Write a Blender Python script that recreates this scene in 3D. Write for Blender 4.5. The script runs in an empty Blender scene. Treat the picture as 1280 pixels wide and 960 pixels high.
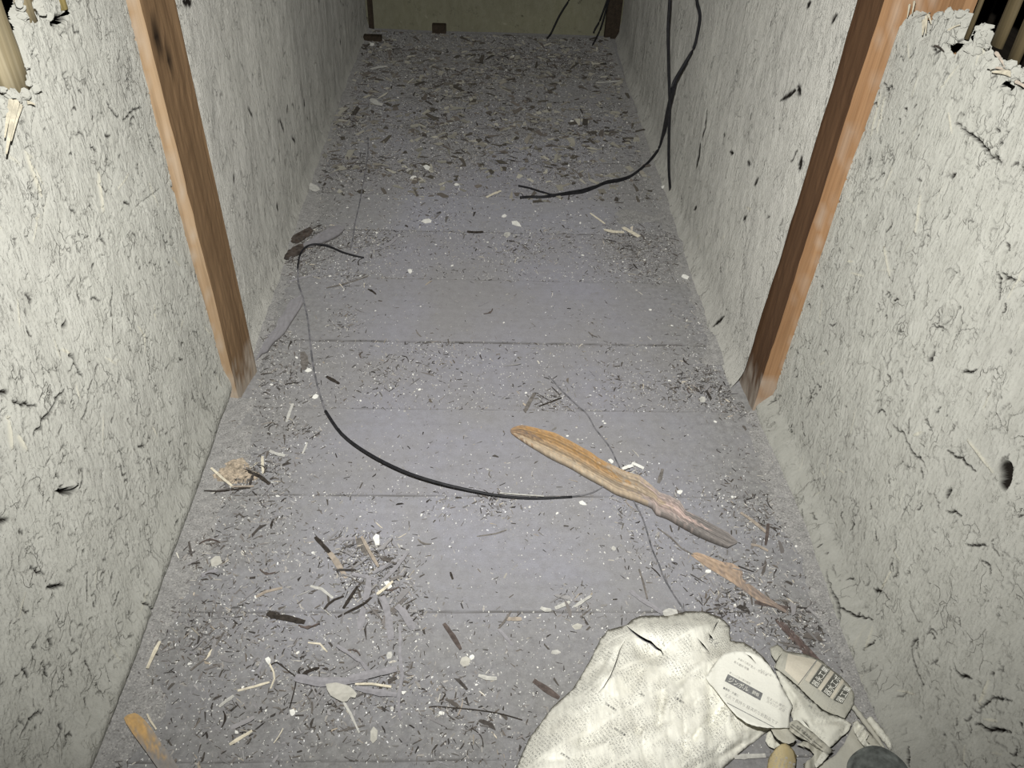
import bpy, bmesh, math, random
import numpy as np
from mathutils import Vector, Matrix
from mathutils.geometry import delaunay_2d_cdt

# ------------------------------------------------------------------ camera
F = 998.0                       # focal length in pixels of a 1280 x 960 frame
CH = 1.2                        # camera height above the floorboards (m)
D_ = np.array([-31, 867, -998.0]); D_ /= np.linalg.norm(D_)
U_ = np.array([60, 1150, 998.0]); U_ -= D_ * U_.dot(D_); U_ /= np.linalg.norm(U_)
R_ = np.cross(D_, U_)
scene = bpy.context.scene
COL = scene.collection
cam_data = bpy.data.cameras.new('camera')
cam_data.sensor_width = 36.0
cam_data.lens = F / 1280 * 36.0
cam_data.clip_start = 0.02
cam = bpy.data.objects.new('camera', cam_data)
M3 = Matrix((tuple(R_), tuple(D_), tuple(U_)))
cam.matrix_world = Matrix.Translation((0, 0, CH)) @ M3.to_4x4()
COL.objects.link(cam)
scene.camera = cam

# ------------------------------------------------------------------ world, lamp, exposure
world = bpy.data.worlds.new('world'); scene.world = world
world.use_nodes = True
world.node_tree.nodes['Background'].inputs[0].default_value = (0.002, 0.002, 0.0025, 1)
world.node_tree.nodes['Background'].inputs[1].default_value = 1.0
ld = bpy.data.lights.new('phone_torch', 'SPOT')      # the phone's own torch beside its lens
ld.energy = 142.0
ld.spot_size = math.radians(112); ld.spot_blend = 1.0; ld.show_cone = False
ld.color = (1.0, 0.995, 0.97)
ld.shadow_soft_size = 0.005
lamp = bpy.data.objects.new('phone_torch', ld)
off = M3 @ Vector((-0.012, 0.15, 0.0))
lamp.location = Vector((0, 0, CH)) + off
aim = M3 @ Vector((0.0, 0.10, -1.0))                   # the beam points a little above the lens axis
lamp.rotation_euler = aim.to_track_quat('-Z', 'Y').to_euler()
COL.objects.link(lamp)
scene.view_settings.view_transform = 'Standard'
scene.view_settings.look = 'None'
scene.view_settings.exposure = 0.0
scene.view_settings.gamma = 1.0
scene.view_settings.use_curve_mapping = False

# ------------------------------------------------------------------ helpers
rng = np.random.RandomState(7)
random.seed(7)

def ray(u, v):
    c = ((u - 640) / F, -(v - 480) / F, -1.0)
    return (c[0]*R_[0]+c[1]*R_[1]+c[2]*R_[2], c[0]*D_[0]+c[1]*D_[1]+c[2]*D_[2], c[0]*U_[0]+c[1]*U_[1]+c[2]*U_[2])
def at(u, v, z=0.0):
    w = ray(u, v); t = (z - CH) / w[2]
    return Vector((w[0]*t, w[1]*t, z))
def onx(u, v, X):
    w = ray(u, v); t = X / w[0]
    return Vector((X, w[1]*t, CH + w[2]*t))
def ony(u, v, Y):
    w = ray(u, v); t = Y / w[1]
    return Vector((w[0]*t, Y, CH + w[2]*t))
def mpp(u, v):
    return (at(u + 1, v) - at(u, v)).length

def tag(o, label=None, cat=None, group=None, kind=None):
    if label: o['label'] = label
    if cat: o['category'] = cat
    if group: o['group'] = group
    if kind: o['kind'] = kind
    return o
def link(name, me, mat=None, parent=None):
    o = bpy.data.objects.new(name, me); COL.objects.link(o)
    if mat is not None:
        if isinstance(mat, (list, tuple)):
            for m in mat: me.materials.append(m)
        else: me.materials.append(mat)
    if parent is not None: o.parent = parent
    return o
def recenter(o):
    """move the origin of a top-level mesh to its base"""
    me = o.data
    n = len(me.vertices); a = np.empty(n*3, np.float32); me.vertices.foreach_get('co', a); a = a.reshape(-1, 3)
    c = a.mean(0); c[2] = a[:, 2].min()
    a -= c; me.vertices.foreach_set('co', a.ravel()); me.update()
    o.location = Vector([float(x) for x in c])
    return o
def mesh(name, verts, faces, smooth=False):
    me = bpy.data.meshes.new(name)
    me.from_pydata([tuple(v) for v in verts], [], faces)
    if smooth:
        me.polygons.foreach_set('use_smooth', [True]*len(me.polygons))
    me.update()
    return me
def npmesh(name, V, Q, smooth=True):
    """numpy verts (n,3) and faces (m,k)"""
    me = bpy.data.meshes.new(name)
    m, k = Q.shape
    me.vertices.add(len(V)); me.vertices.foreach_set('co', V.astype(np.float32).ravel())
    me.loops.add(m*k); me.loops.foreach_set('vertex_index', Q.astype(np.int32).ravel())
    me.polygons.add(m)
    me.polygons.foreach_set('loop_start', np.arange(m, dtype=np.int32)*k)
    me.polygons.foreach_set('loop_total', np.full(m, k, np.int32))
    me.polygons.foreach_set('use_smooth', np.full(m, smooth))
    me.update(calc_edges=True)
    return me
def attr(me, name, vals):
    a = me.attributes.new(name, 'FLOAT', 'POINT'); a.data.foreach_set('value', np.asarray(vals, np.float32).ravel())
def vcol(me, cols):
    a = me.color_attributes.new('tint', 'FLOAT_COLOR', 'POINT')
    c = np.ones((len(cols), 4), np.float32); c[:, :3] = cols
    a.data.foreach_set('color', c.ravel())

# ---- node material helper
class Mat:
    def __init__(s, name, rough=0.9, spec=0.2, droug=1.0):
        s.m = bpy.data.materials.new(name); s.m.use_nodes = True
        s.t = s.m.node_tree; s.b = s.t.nodes['Principled BSDF']
        s.b.inputs['Roughness'].default_value = rough
        s.b.inputs['Specular IOR Level'].default_value = spec
        s.b.inputs['Diffuse Roughness'].default_value = droug
    def n(s, typ, ins=None, **kw):
        nd = s.t.nodes.new(typ)
        for k, v in kw.items(): setattr(nd, k, v)
        for k, v in (ins or {}).items(): s.set(nd.inputs[k], v)
        return nd
    def set(s, sock, v):
        if isinstance(v, bpy.types.NodeSocket): s.t.links.new(v, sock)
        else: sock.default_value = v
    def coord(s, scale=(1, 1, 1), rot=(0, 0, 0), kind='Object'):
        c = s.n('ShaderNodeTexCoord')
        mp = s.n('ShaderNodeMapping', {'Vector': c.outputs[kind]})
        mp.inputs['Scale'].default_value = scale; mp.inputs['Rotation'].default_value = rot
        return mp.outputs[0]
    def pos(s, scale=(1, 1, 1), rot=(0, 0, 0)):
        c = s.n('ShaderNodeNewGeometry')
        mp = s.n('ShaderNodeMapping', {'Vector': c.outputs['Position']})
        mp.inputs['Scale'].default_value = scale; mp.inputs['Rotation'].default_value = rot
        return mp.outputs[0]
    def noise(s, vec, scale, detail=4, rough=0.55, dist=0.0):
        return s.n('ShaderNodeTexNoise', {'Vector': vec, 'Scale': scale, 'Detail': detail, 'Roughness': rough, 'Distortion': dist}).outputs['Fac']
    def ramp(s, fac, stops):
        r = s.n('ShaderNodeValToRGB', {'Fac': fac}); e = r.color_ramp.elements
        while len(e) < len(stops): e.new(0.5)
        for i, (p, c) in enumerate(stops):
            e[i].position = p; e[i].color = (c, c, c, 1) if not isinstance(c, tuple) else (*c, 1)
        return r.outputs['Color']
    def mix(s, fac, a, b, mode='MIX'):
        x = s.n('ShaderNodeMix', data_type='RGBA', blend_type=mode)
        s.set(x.inputs[0], fac)
        for i, c in ((6, a), (7, b)):
            s.set(x.inputs[i], (*c, 1) if isinstance(c, tuple) and len(c) == 3 else c)
        return x.outputs[2]
    def math(s, op, a, b=0.0):
        x = s.n('ShaderNodeMath', operation=op); s.set(x.inputs[0], a); s.set(x.inputs[1], b); return x.outputs[0]
    def attr(s, name, out='Fac'):
        return s.n('ShaderNodeAttribute', attribute_name=name).outputs[out]
    def bump(s, h, strength=0.5, dist=0.002, prev=None):
        b = s.n('ShaderNodeBump', {'Height': h, 'Strength': strength, 'Distance': dist})
        if prev is not None: s.set(b.inputs['Normal'], prev)
        return b.outputs[0]
    def out(s, col, normal=None):
        s.set(s.b.inputs['Base Color'], (*col, 1) if isinstance(col, tuple) and len(col) == 3 else col)
        if normal is not None: s.set(s.b.inputs['Normal'], normal)
        return s.m

# ------------------------------------------------------------------ materials
def clay(name, ca, cb, seed):
    m = Mat(name, 0.95, 0.1, 1.0)
    p = m.pos()
    ps = m.pos((1, 1, 0.45))
    big = m.noise(p, 3.0 + seed*0.1, 3)
    med = m.noise(ps, 38, 5, 0.62, 0.6)
    fin = m.noise(ps, 210, 4, 0.65, 0.4)
    c = m.mix(m.ramp(big, [(0.32, 0.0), (0.68, 1.0)]), ca, cb)
    c = m.mix(m.ramp(med, [(0.3, 0.0), (0.7, 1.0)]), m.mix(0.14, c, (0.2, 0.19, 0.17)), m.mix(0.10, c, (0.8, 0.79, 0.74)))
    # hairline shrinkage cracks, broken up by a mask
    wv = m.n('ShaderNodeVectorMath', {0: ps, 1: m.n('ShaderNodeTexNoise', {'Vector': p, 'Scale': 30.0, 'Detail': 3.0}).outputs['Color']}, operation='MULTIPLY_ADD')
    wv.operation = 'ADD'
    nz = m.n('ShaderNodeTexNoise', {'Vector': p, 'Scale': 28.0, 'Detail': 4.0})
    sc = m.n('ShaderNodeVectorMath', {0: nz.outputs['Color']}, operation='SCALE'); sc.inputs['Scale'].default_value = 0.055
    m.set(wv.inputs[1], sc.outputs[0])
    vo = m.n('ShaderNodeTexVoronoi', {'Vector': wv.outputs[0], 'Scale': 34.0}, feature='DISTANCE_TO_EDGE')
    crack = m.ramp(vo.outputs['Distance'], [(0.0, 1.0), (0.035, 0.0)])
    mask = m.ramp(m.noise(p, 17, 3), [(0.50, 0.0), (0.62, 1.0)])
    cr = m.math('MULTIPLY', crack, mask)
    vo2 = m.n('ShaderNodeTexVoronoi', {'Vector': wv.outputs[0], 'Scale': 95.0}, feature='DISTANCE_TO_EDGE')
    crack2 = m.ramp(vo2.outputs['Distance'], [(0.0, 1.0), (0.06, 0.0)])
    mask2 = m.ramp(m.noise(p, 41, 3), [(0.52, 0.0), (0.62, 1.0)])
    cr2 = m.math('MULTIPLY', crack2, mask2)
    c = m.mix(m.math('MULTIPLY', cr, 0.40), c, (0.05, 0.045, 0.037))
    c = m.mix(m.math('MULTIPLY', cr2, 0.22), c, (0.12, 0.11, 0.09))
    c = m.mix(m.attr('dark'), c, (0.012, 0.010, 0.008))  # shade deep in cracks and holes, painted into the clay colour
    c = m.mix(m.attr('straw'), c, (0.56, 0.53, 0.42))
    h = m.math('ADD', m.math('MULTIPLY', med, 1.0), m.math('MULTIPLY', fin, 0.6))
    h = m.math('SUBTRACT', h, m.math('MULTIPLY', cr, 0.22))
    h = m.math('SUBTRACT', h, m.math('MULTIPLY', cr2, 0.08))
    return m.out(c, m.bump(h, 1.0, 0.0060))
M_wall = clay('clay_plaster', (0.400, 0.397, 0.352), (0.345, 0.341, 0.304), 1)
M_far = clay('far_clay_plaster', (0.50, 0.49, 0.44), (0.44, 0.43, 0.39), 3)
M_back = clay('olive_clay_plaster', (0.33, 0.32, 0.21), (0.28, 0.27, 0.18), 2)

def wood(name, dark, light, axis=2, scale=1.0, dust=None, rough=0.75):
    m = Mat(name, rough, 0.25, 0.2)
    sc = [60, 60, 60]; sc[axis] = 2.2
    p = m.coord(tuple(x*scale for x in sc))
    g = m.noise(p, 1.0, 6, 0.65, 0.5)
    sc2 = [220, 220, 220]; sc2[axis] = 6
    g2 = m.noise(m.coord(tuple(x*scale for x in sc2)), 1.0, 3, 0.6)
    c = m.mix(m.ramp(g, [(0.3, 0.0), (0.72, 1.0)]), dark, light)
    c = m.mix(m.math('MULTIPLY', m.ramp(g2, [(0.45, 0.0), (0.7, 1.0)]), 0.35), c, tuple(x*0.45 for x in dark))
    if dust:
        dm = m.ramp(m.noise(m.coord(), 14, 5, 0.6), [(0.45, 0.0), (0.7, 1.0)])
        c = m.mix(m.math('MULTIPLY', dm, dust[0]), c, dust[1])
    a = m.attr('knot'); c = m.mix(a, c, tuple(x*0.12 for x in dark))
    c = m.mix(m.attr('clay'), c, (0.52, 0.47, 0.40))
    return m.out(c, m.bump(m.math('ADD', g, m.math('MULTIPLY', g2, 0.5)), 0.5, 0.0015))
M_postL = wood('brown_timber_pale', (0.115, 0.068, 0.034), (0.26, 0.165, 0.088), 2)
M_postR = wood('brown_timber_deep', (0.075, 0.038, 0.019), (0.135, 0.074, 0.038), 2)
M_faceR = wood('orange_board_and_lit_side', (0.27, 0.145, 0.068), (0.42, 0.25, 0.13), 2)  # orange backing board; also the post's camera-facing side, painted lighter as if lit
M_faceL = wood('pale_orange_lit_side', (0.32, 0.21, 0.115), (0.48, 0.34, 0.21), 2)  # left post's camera-facing side, tinted lighter for the torchlight it catches
M_dwood = wood('dark_old_timber', (0.035, 0.026, 0.018), (0.085, 0.062, 0.04), 1)
M_shell = wood('dark_void_boards', (0.012, 0.010, 0.008), (0.035, 0.028, 0.02), 1)  # near-black colour makes these boards read as unlit void
M_lath = wood('split_bamboo', (0.055, 0.042, 0.020), (0.12, 0.092, 0.048), 2)
M_lathY = wood('yellow_bamboo', (0.22, 0.17, 0.06), (0.34, 0.27, 0.11), 2)
M_lathL = wood('pale_bamboo', (0.22, 0.175, 0.09), (0.36, 0.31, 0.21), 2)

def board_mat():
    m = Mat('dusty_floorboard', 0.95, 0.1)
    p = m.pos()
    grain = m.noise(m.pos((2.2, 75, 1)), 1.0, 5, 0.6, 0.3)
    blotch = m.noise(p, 3.2, 5, 0.6, 0.4)
    dustn = m.noise(p, 46, 6, 0.72)
    speck = m.noise(p, 420, 3, 0.7)
    rd = m.attr('shade')
    c = m.mix(m.ramp(blotch, [(0.35, 0.0), (0.65, 1.0)]), (0.300, 0.295, 0.295), (0.315, 0.315, 0.355))
    c = m.mix(m.math('MULTIPLY', m.ramp(dustn, [(0.42, 0.0), (0.66, 1.0)]), 0.38), c, (0.190, 0.182, 0.180))
    c = m.mix(m.math('MULTIPLY', m.ramp(grain, [(0.35, 0.0), (0.7, 1.0)]), 0.16), c, (0.40, 0.385, 0.40))
    c = m.mix(m.ramp(speck, [(0.30, 0.55), (0.42, 0.0)]), c, (0.14, 0.13, 0.12))
    c = m.mix(m.ramp(speck, [(0.60, 0.0), (0.74, 0.5)]), c, (0.52, 0.51, 0.49))
    c = m.mix(m.math('MULTIPLY', rd, 0.22), c, (0.20, 0.185, 0.19))
    c = m.mix(m.math('MULTIPLY', m.attr('soil'), m.ramp(m.noise(p, 7, 5, 0.7), [(0.25, 0.55), (0.6, 1.0)])), c, m.mix(m.ramp(m.noise(p, 75, 5, 0.75), [(0.35, 0.0), (0.65, 1.0)]), (0.155, 0.150, 0.136), (0.31, 0.305, 0.285)))
    c = m.mix(m.attr('scuff'), c, (0.47, 0.46, 0.46))
    c = m.mix(m.attr('grime'), c, (0.135, 0.128, 0.122))
    h = m.math('ADD', m.math('MULTIPLY', dustn, 1.0), m.math('MULTIPLY', speck, 0.5))
    return m.out(c, m.bump(h, 0.6, 0.0018))
M_board = board_mat()

def tinted(name, rough=0.9, bump=0.3, spec=0.15, nscale=150):
    m = Mat(name, rough, spec)
    n1 = m.noise(m.pos(), nscale, 4, 0.6)
    c = m.mix(m.math('MULTIPLY', m.ramp(n1, [(0.35, 0.0), (0.65, 1.0)]), 0.3), m.attr('tint', 'Color'), (0.17, 0.16, 0.15))
    return m.out(c, m.bump(n1, bump, 0.0012))
M_tint = tinted('dusty_litter')
M_rough = tinted('rough_weathered_wood', 0.85, 0.8, 0.2, 90)

def flat(name, col, rough=0.9, var=0.25, scale=120, bump=0.3, spec=0.15, dust=0.0):
    m = Mat(name, rough, spec)
    n1 = m.noise(m.pos(), scale, 4, 0.6)
    c = m.mix(m.ramp(n1, [(0.35, 0.0), (0.65, 1.0)]), tuple(x*(1-var) for x in col), tuple(min(1, x*(1+var)) for x in col))
    if dust:
        c = m.mix(m.math('MULTIPLY', m.ramp(m.noise(m.pos(), 60, 4), [(0.4, 0.0), (0.6, 1.0)]), dust), c, (0.27, 0.26, 0.27))
    return m.out(c, m.bump(n1, bump, 0.001))
M_white = flat('white_plaster_crumb', (0.78, 0.77, 0.72), 0.9, 0.08)
M_pale = flat('pale_grey_crumb', (0.50, 0.49, 0.45), 0.9, 0.15)
M_cream = flat('cream_straw', (0.66, 0.61, 0.49), 0.8, 0.15)
M_tuft = flat('clay_stained_straw', (0.42, 0.385, 0.30), 0.8, 0.2)
M_tan = flat('tan_straw', (0.36, 0.31, 0.255), 0.8, 0.2)
M_grey = flat('grey_dusty_peel', (0.30, 0.29, 0.30), 0.9, 0.12)
M_mid = flat('grey_brown_chip', (0.17, 0.155, 0.14), 0.9, 0.3)
M_darkchip = flat('dark_bark', (0.045, 0.038, 0.032), 0.9, 0.4)
M_brown = flat('brown_bark', (0.11, 0.088, 0.078), 0.9, 0.3)
M_cable = flat('black_cable_sheath', (0.014, 0.014, 0.016), 0.55, 0.3, 90, 0.1, 0.35, dust=0.03)
M_cabled = flat('dusty_cable_sheath', (0.10, 0.10, 0.105), 0.75, 0.3, 90, 0.1, 0.25, dust=0.6)
M_stone = flat('mottled_dark_grey', (0.11, 0.118, 0.11), 0.8, 0.45, 55, 0.4)
M_ink = flat('grey_newsprint_ink', (0.20, 0.20, 0.195), 0.9, 0.25, 200, 0)
M_inkd = flat('dark_newsprint_ink', (0.11, 0.11, 0.095), 0.9, 0.25, 200, 0)
M_inkp = flat('faint_newsprint_ink', (0.42, 0.41, 0.38), 0.9, 0.15, 200, 0)
M_letter = flat('unprinted_paper_letter', (0.76, 0.75, 0.68), 0.9, 0.05, 200, 0)

def paper(name, col, ink=0.35, rot=0.6, stain=0.3):
    m = Mat(name, 0.85, 0.15, 0.0)
    mp = m.pos((1, 1, 0), (0, 0, rot))
    sep = m.n('ShaderNodeSeparateXYZ', {0: mp})
    # rows of small type: characters along x, lines along y, with blank gutters
    lines = m.ramp(m.math('FRACT', m.math('MULTIPLY', sep.outputs[0], 190.0)), [(0.10, 0.25), (0.3, 1.0), (0.7, 1.0), (0.9, 0.25)])
    chars = m.ramp(m.noise(m.pos((1, 1, 0), (0, 0, rot)), 520, 2, 0.7), [(0.47, 0.0), (0.58, 1.0)])
    gut = m.ramp(m.math('FRACT', m.math('MULTIPLY', sep.outputs[1], 17.0)), [(0.02, 0.0), (0.06, 1.0), (0.94, 1.0), (0.98, 0.0)])
    art = m.ramp(m.noise(m.pos((1, 1, 0), (0, 0, rot)), 22, 2), [(0.42, 0.1), (0.55, 1.0)])
    k = m.math('MULTIPLY', m.math('MULTIPLY', lines, chars), m.math('MULTIPLY', gut, art))
    c = m.mix(m.math('MULTIPLY', m.ramp(m.noise(m.pos(), 12, 5, 0.6), [(0.4, 0.0), (0.68, 1.0)]), stain), col, (0.50, 0.46, 0.36))
    c = m.mix(m.math('MULTIPLY', k, ink), c, (0.18, 0.18, 0.17))
    band = m.ramp(m.noise(m.pos((1, 0.16, 0), (0, 0, rot)), 150, 3, 0.6), [(0.42, 0.0), (0.68, 1.0)])
    c = m.mix(m.math('MULTIPLY', band, ink*0.45), c, (0.42, 0.41, 0.37))
    fib = m.noise(m.pos(), 60, 6, 0.65)
    return m.out(c, m.bump(fib, 0.5, 0.003))
M_news = paper('newsprint_cream', (0.93, 0.915, 0.81), 0.8, -0.48)
M_newsflap = paper('newsprint_white', (0.86, 0.85, 0.76), 0.05, -0.48, 0.1)
M_newsgrey = paper('newsprint_grey', (0.47, 0.46, 0.39), 0.35, 0.62, 0.3)
M_newswhite = paper('newsprint_bright', (0.80, 0.79, 0.69), 0.4, 0.62, 0.35)
M_newsbeige = paper('newsprint_beige', (0.50, 0.49, 0.42), 0.1, 0.2, 0.4)
M_yellow = paper('newsprint_yellowed', (0.58, 0.47, 0.25), 0.35, 0.1, 0.1)
M_triangle = paper('newsprint_tan', (0.66, 0.61, 0.50), 0.08, 0.6, 0.2)

# ------------------------------------------------------------------ numpy noise
def lattice(ny, nz, fy, fz, r):
    """smooth value noise on a ny x nz grid with fy, fz cells across"""
    gy = np.linspace(0, fy, ny, endpoint=False); gz = np.linspace(0, fz, nz, endpoint=False)
    L = r.rand(int(fy) + 3, int(fz) + 3) * 2 - 1
    iy = gy.astype(int); iz = gz.astype(int)
    ty = gy - iy; tz = gz - iz
    ty = ty*ty*(3-2*ty); tz = tz*tz*(3-2*tz)
    a = L[iy][:, iz]; b = L[iy+1][:, iz]; c = L[iy][:, iz+1]; d = L[iy+1][:, iz+1]
    ty = ty[:, None]; tz = tz[None, :]
    return (a*(1-ty)+b*ty)*(1-tz) + (c*(1-ty)+d*ty)*tz

class Field:
    """a wall's plaster as a height field over (y, z)"""
    def __init__(s, y0, y1, z0, z1, step, seed):
        s.y0, s.z0, s.step = y0, z0, step
        s.ny = int((y1-y0)/step)+1; s.nz = int((z1-z0)/step)+1
        s.y = y0 + np.arange(s.ny)*step; s.z = z0 + np.arange(s.nz)*step
        s.h = np.zeros((s.ny, s.nz)); s.dark = np.zeros((s.ny, s.nz)); s.straw = np.zeros((s.ny, s.nz))
        s.r = np.random.RandomState(seed)
        s.keep = None
    def fbm(s, cell, aspect, amp, octs=1, gain=0.5):
        for o in range(octs):
            c = cell/(2**o)
            s.h += amp*(gain**o)*lattice(s.ny, s.nz, s.ny*s.step/c, s.nz*s.step/(c*aspect), s.r)
    def stroke(s, pts, w, depth, dark=0.0, straw=0.0, taper=True):
        n = len(pts)
        for i in range(n-1):
            a, b = pts[i], pts[i+1]
            m = w*2.2
            i0 = max(0, int((min(a[0], b[0])-m-s.y0)/s.step)); i1 = min(s.ny, int((max(a[0], b[0])+m-s.y0)/s.step)+2)
            j0 = max(0, int((min(a[1], b[1])-m-s.z0)/s.step)); j1 = min(s.nz, int((max(a[1], b[1])+m-s.z0)/s.step)+2)
            if i1 <= i0 or j1 <= j0: continue
            Y = s.y[i0:i1, None]; Z = s.z[None, j0:j1]
            dy, dz = b[0]-a[0], b[1]-a[1]; L2 = dy*dy+dz*dz+1e-12
            t = np.clip(((Y-a[0])*dy+(Z-a[1])*dz)/L2, 0, 1)
            d = np.sqrt((Y-a[0]-t*dy)**2+(Z-a[1]-t*dz)**2)
            ww = w
            if taper:
                g = (i+t)/max(1, n-1); ww = w*(0.45+0.55*np.sin(np.pi*np.clip(g, 0.02, 0.98)))
            p = np.clip(1.25-d/ww, 0, 1)
            s.h[i0:i1, j0:j1] -= depth*p
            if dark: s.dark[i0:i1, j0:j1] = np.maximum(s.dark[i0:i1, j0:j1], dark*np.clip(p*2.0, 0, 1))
            if straw: s.straw[i0:i1, j0:j1] = np.maximum(s.straw[i0:i1, j0:j1], straw*np.clip(p*1.5, 0, 1))
    def ragged(s, pts, amp=0.0016, ln=0.006):
        """break a traced line into short crooked steps"""
        out = [pts[0]]
        for a, b in zip(pts[:-1], pts[1:]):
            k = max(1, int(math.hypot(b[0]-a[0], b[1]-a[1])/ln))
            for j in range(1, k+1):
                t = j/k; out.append((a[0]+(b[0]-a[0])*t+s.r.normal(0, amp), a[1]+(b[1]-a[1])*t+s.r.normal(0, amp)))
        return out
    def walk(s, y, z, n, ln, ang, jit):
        pts = [(y, z)]
        for _ in range(n):
            ang += s.r.normal(0, jit)
            y += math.cos(ang)*ln; z += math.sin(ang)*ln
            pts.append((y, z))
        return pts
    def litter(s, ncrack, nstraw, npit, scale=1.0):
        Y0, Y1, Z0, Z1 = s.y[0], s.y[-1], s.z[0], s.z[-1]; r = s.r
        for _ in range(ncrack):
            k = r.rand(); ang = r.choice([math.pi/2, r.rand()*math.pi], p=[0.45, 0.55]) + r.normal(0, 0.4)
            s.stroke(s.walk(r.uniform(Y0, Y1), r.uniform(Z0, Z1), r.randint(2, 6), r.uniform(0.003, 0.007)*scale, ang, 0.7),
                     r.uniform(0.0012, 0.0019)*scale, r.uniform(0.001, 0.0025), dark=(r.uniform(0.5, 1.0) if k > 0.88 else r.uniform(0.05, 0.35)) if k > 0.5 else 0.0)
        for _ in range(nstraw):
            ang = math.pi/2 + r.normal(0, 0.7); L = r.uniform(0.015, 0.05)
            y, z = r.uniform(Y0, Y1), r.uniform(Z0, Z1)
            p = [(y, z), (y+math.cos(ang)*L, z+math.sin(ang)*L)]
            if r.rand() < 0.5: s.stroke(p, 0.0018, -0.0012, straw=r.uniform(0, 0.7))
            else: s.stroke(p, 0.0018, 0.0014)
        for _ in range(npit):
            y, z = r.uniform(Y0, Y1), r.uniform(Z0, Z1)
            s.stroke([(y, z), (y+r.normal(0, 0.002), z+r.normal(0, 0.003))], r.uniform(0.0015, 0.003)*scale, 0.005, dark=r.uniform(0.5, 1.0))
    def cut(s, poly, edge=0.014, back=0.016):
        """break the plaster away inside poly; its edge rounds back"""
        Y = np.repeat(s.y[:, None], s.nz, 1); Z = np.repeat(s.z[None, :], s.ny, 0)
        ins = np.zeros((s.ny, s.nz), bool); dist = np.full((s.ny, s.nz), 9.0)
        n = len(poly)
        for i in range(n):
            (ya, za), (yb, zb) = poly[i], poly[(i+1) % n]
            if za != zb:
                c = ((za > Z) != (zb > Z)) & (Y < (yb-ya)*(Z-za)/(zb-za)+ya)
                ins ^= c
            dy, dz = yb-ya, zb-za; L2 = dy*dy+dz*dz+1e-12
            t = np.clip(((Y-ya)*dy+(Z-za)*dz)/L2, 0, 1)
            dist = np.minimum(dist, np.sqrt((Y-ya-t*dy)**2+(Z-za-t*dz)**2))
        nz_ = lattice(s.ny, s.nz, s.ny*s.step/0.008, s.nz*s.step/0.008, s.r)*0.0035
        k = np.clip(1-(dist+nz_)/edge, 0, 1)
        s.h -= back*k*k
        s.h += 0.004*k*lattice(s.ny, s.nz, s.ny*s.step/0.006, s.nz*s.step/0.006, s.r)
        keep = ~(ins & (dist > 0.001)) if True else None
        s.keep = keep if s.keep is None else (s.keep & keep)
    def build(s, name, X, side, mat, parent=None):
        """side +1: wall on the right, faces -x; -1: on the left. X may be an array over y"""
        X = np.asarray(X) if np.ndim(X) else np.full(s.ny, X)
        x = X[:, None] - side*s.h
        V = np.stack([x, np.repeat(s.y[:, None], s.nz, 1), np.repeat(s.z[None, :], s.ny, 0)], -1).reshape(-1, 3)
        i = np.arange(s.ny-1)[:, None]; j = np.arange(s.nz-1)[None, :]
        a = (i*s.nz+j); q = np.stack([a, a+s.nz, a+s.nz+1, a+1], -1)
        if s.keep is not None:
            k = s.keep[:-1, :-1] & s.keep[1:, :-1] & s.keep[:-1, 1:] & s.keep[1:, 1:]
            q = q[k]
        q = q.reshape(-1, 4)
        if side > 0: q = q[:, ::-1]
        me = npmesh(name, V, q, True)
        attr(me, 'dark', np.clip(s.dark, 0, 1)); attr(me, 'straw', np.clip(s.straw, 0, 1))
        return link(name, me, mat, parent)

# ------------------------------------------------------------------ box-like building bricks
def box_bm(bm, x0, x1, y0, y1, z0, z1, bev=0.0):
    r = bmesh.ops.create_cube(bm, size=1.0)
    for v in r['verts']:
        v.co = Vector(((x0+x1)/2+v.co.x*(x1-x0), (y0+y1)/2+v.co.y*(y1-y0), (z0+z1)/2+v.co.z*(z1-z0)))
    if bev:
        es = list({e for v in r['verts'] for e in v.link_edges})
        bmesh.ops.bevel(bm, geom=es, offset=bev, segments=2, affect='EDGES')
def box(name, x0, x1, y0, y1, z0, z1, mat, parent=None, bev=0.0):
    bm = bmesh.new(); box_bm(bm, x0, x1, y0, y1, z0, z1, bev)
    me = bpy.data.meshes.new(name); bm.to_mesh(me); bm.free()
    return link(name, me, mat, parent)

# ================================================================== THE SETTING
XL, XR = -0.545, 0.658
XLF, XRF = -0.537, 0.606         # wall planes beyond the posts
YB = 3.88
# ---- outer shell (dark space behind the broken plaster and the roof boards)
ceil_ = box('ceiling', -1.15, 1.2, -1.4, 4.15, 1.95, 1.98, M_shell); tag(ceil_, kind='structure')
o = box('trim_1', 1.15, 1.18, -1.4, 4.15, -0.05, 1.95, M_shell); tag(o, kind='structure')
o = box('trim_2', -1.13, -1.10, -1.4, 4.15, -0.05, 1.95, M_shell); tag(o, kind='structure')
o = box('wall_front', -1.10, 1.15, -1.4, -1.37, -0.05, 1.95, M_shell); tag(o, kind='structure')

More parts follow.
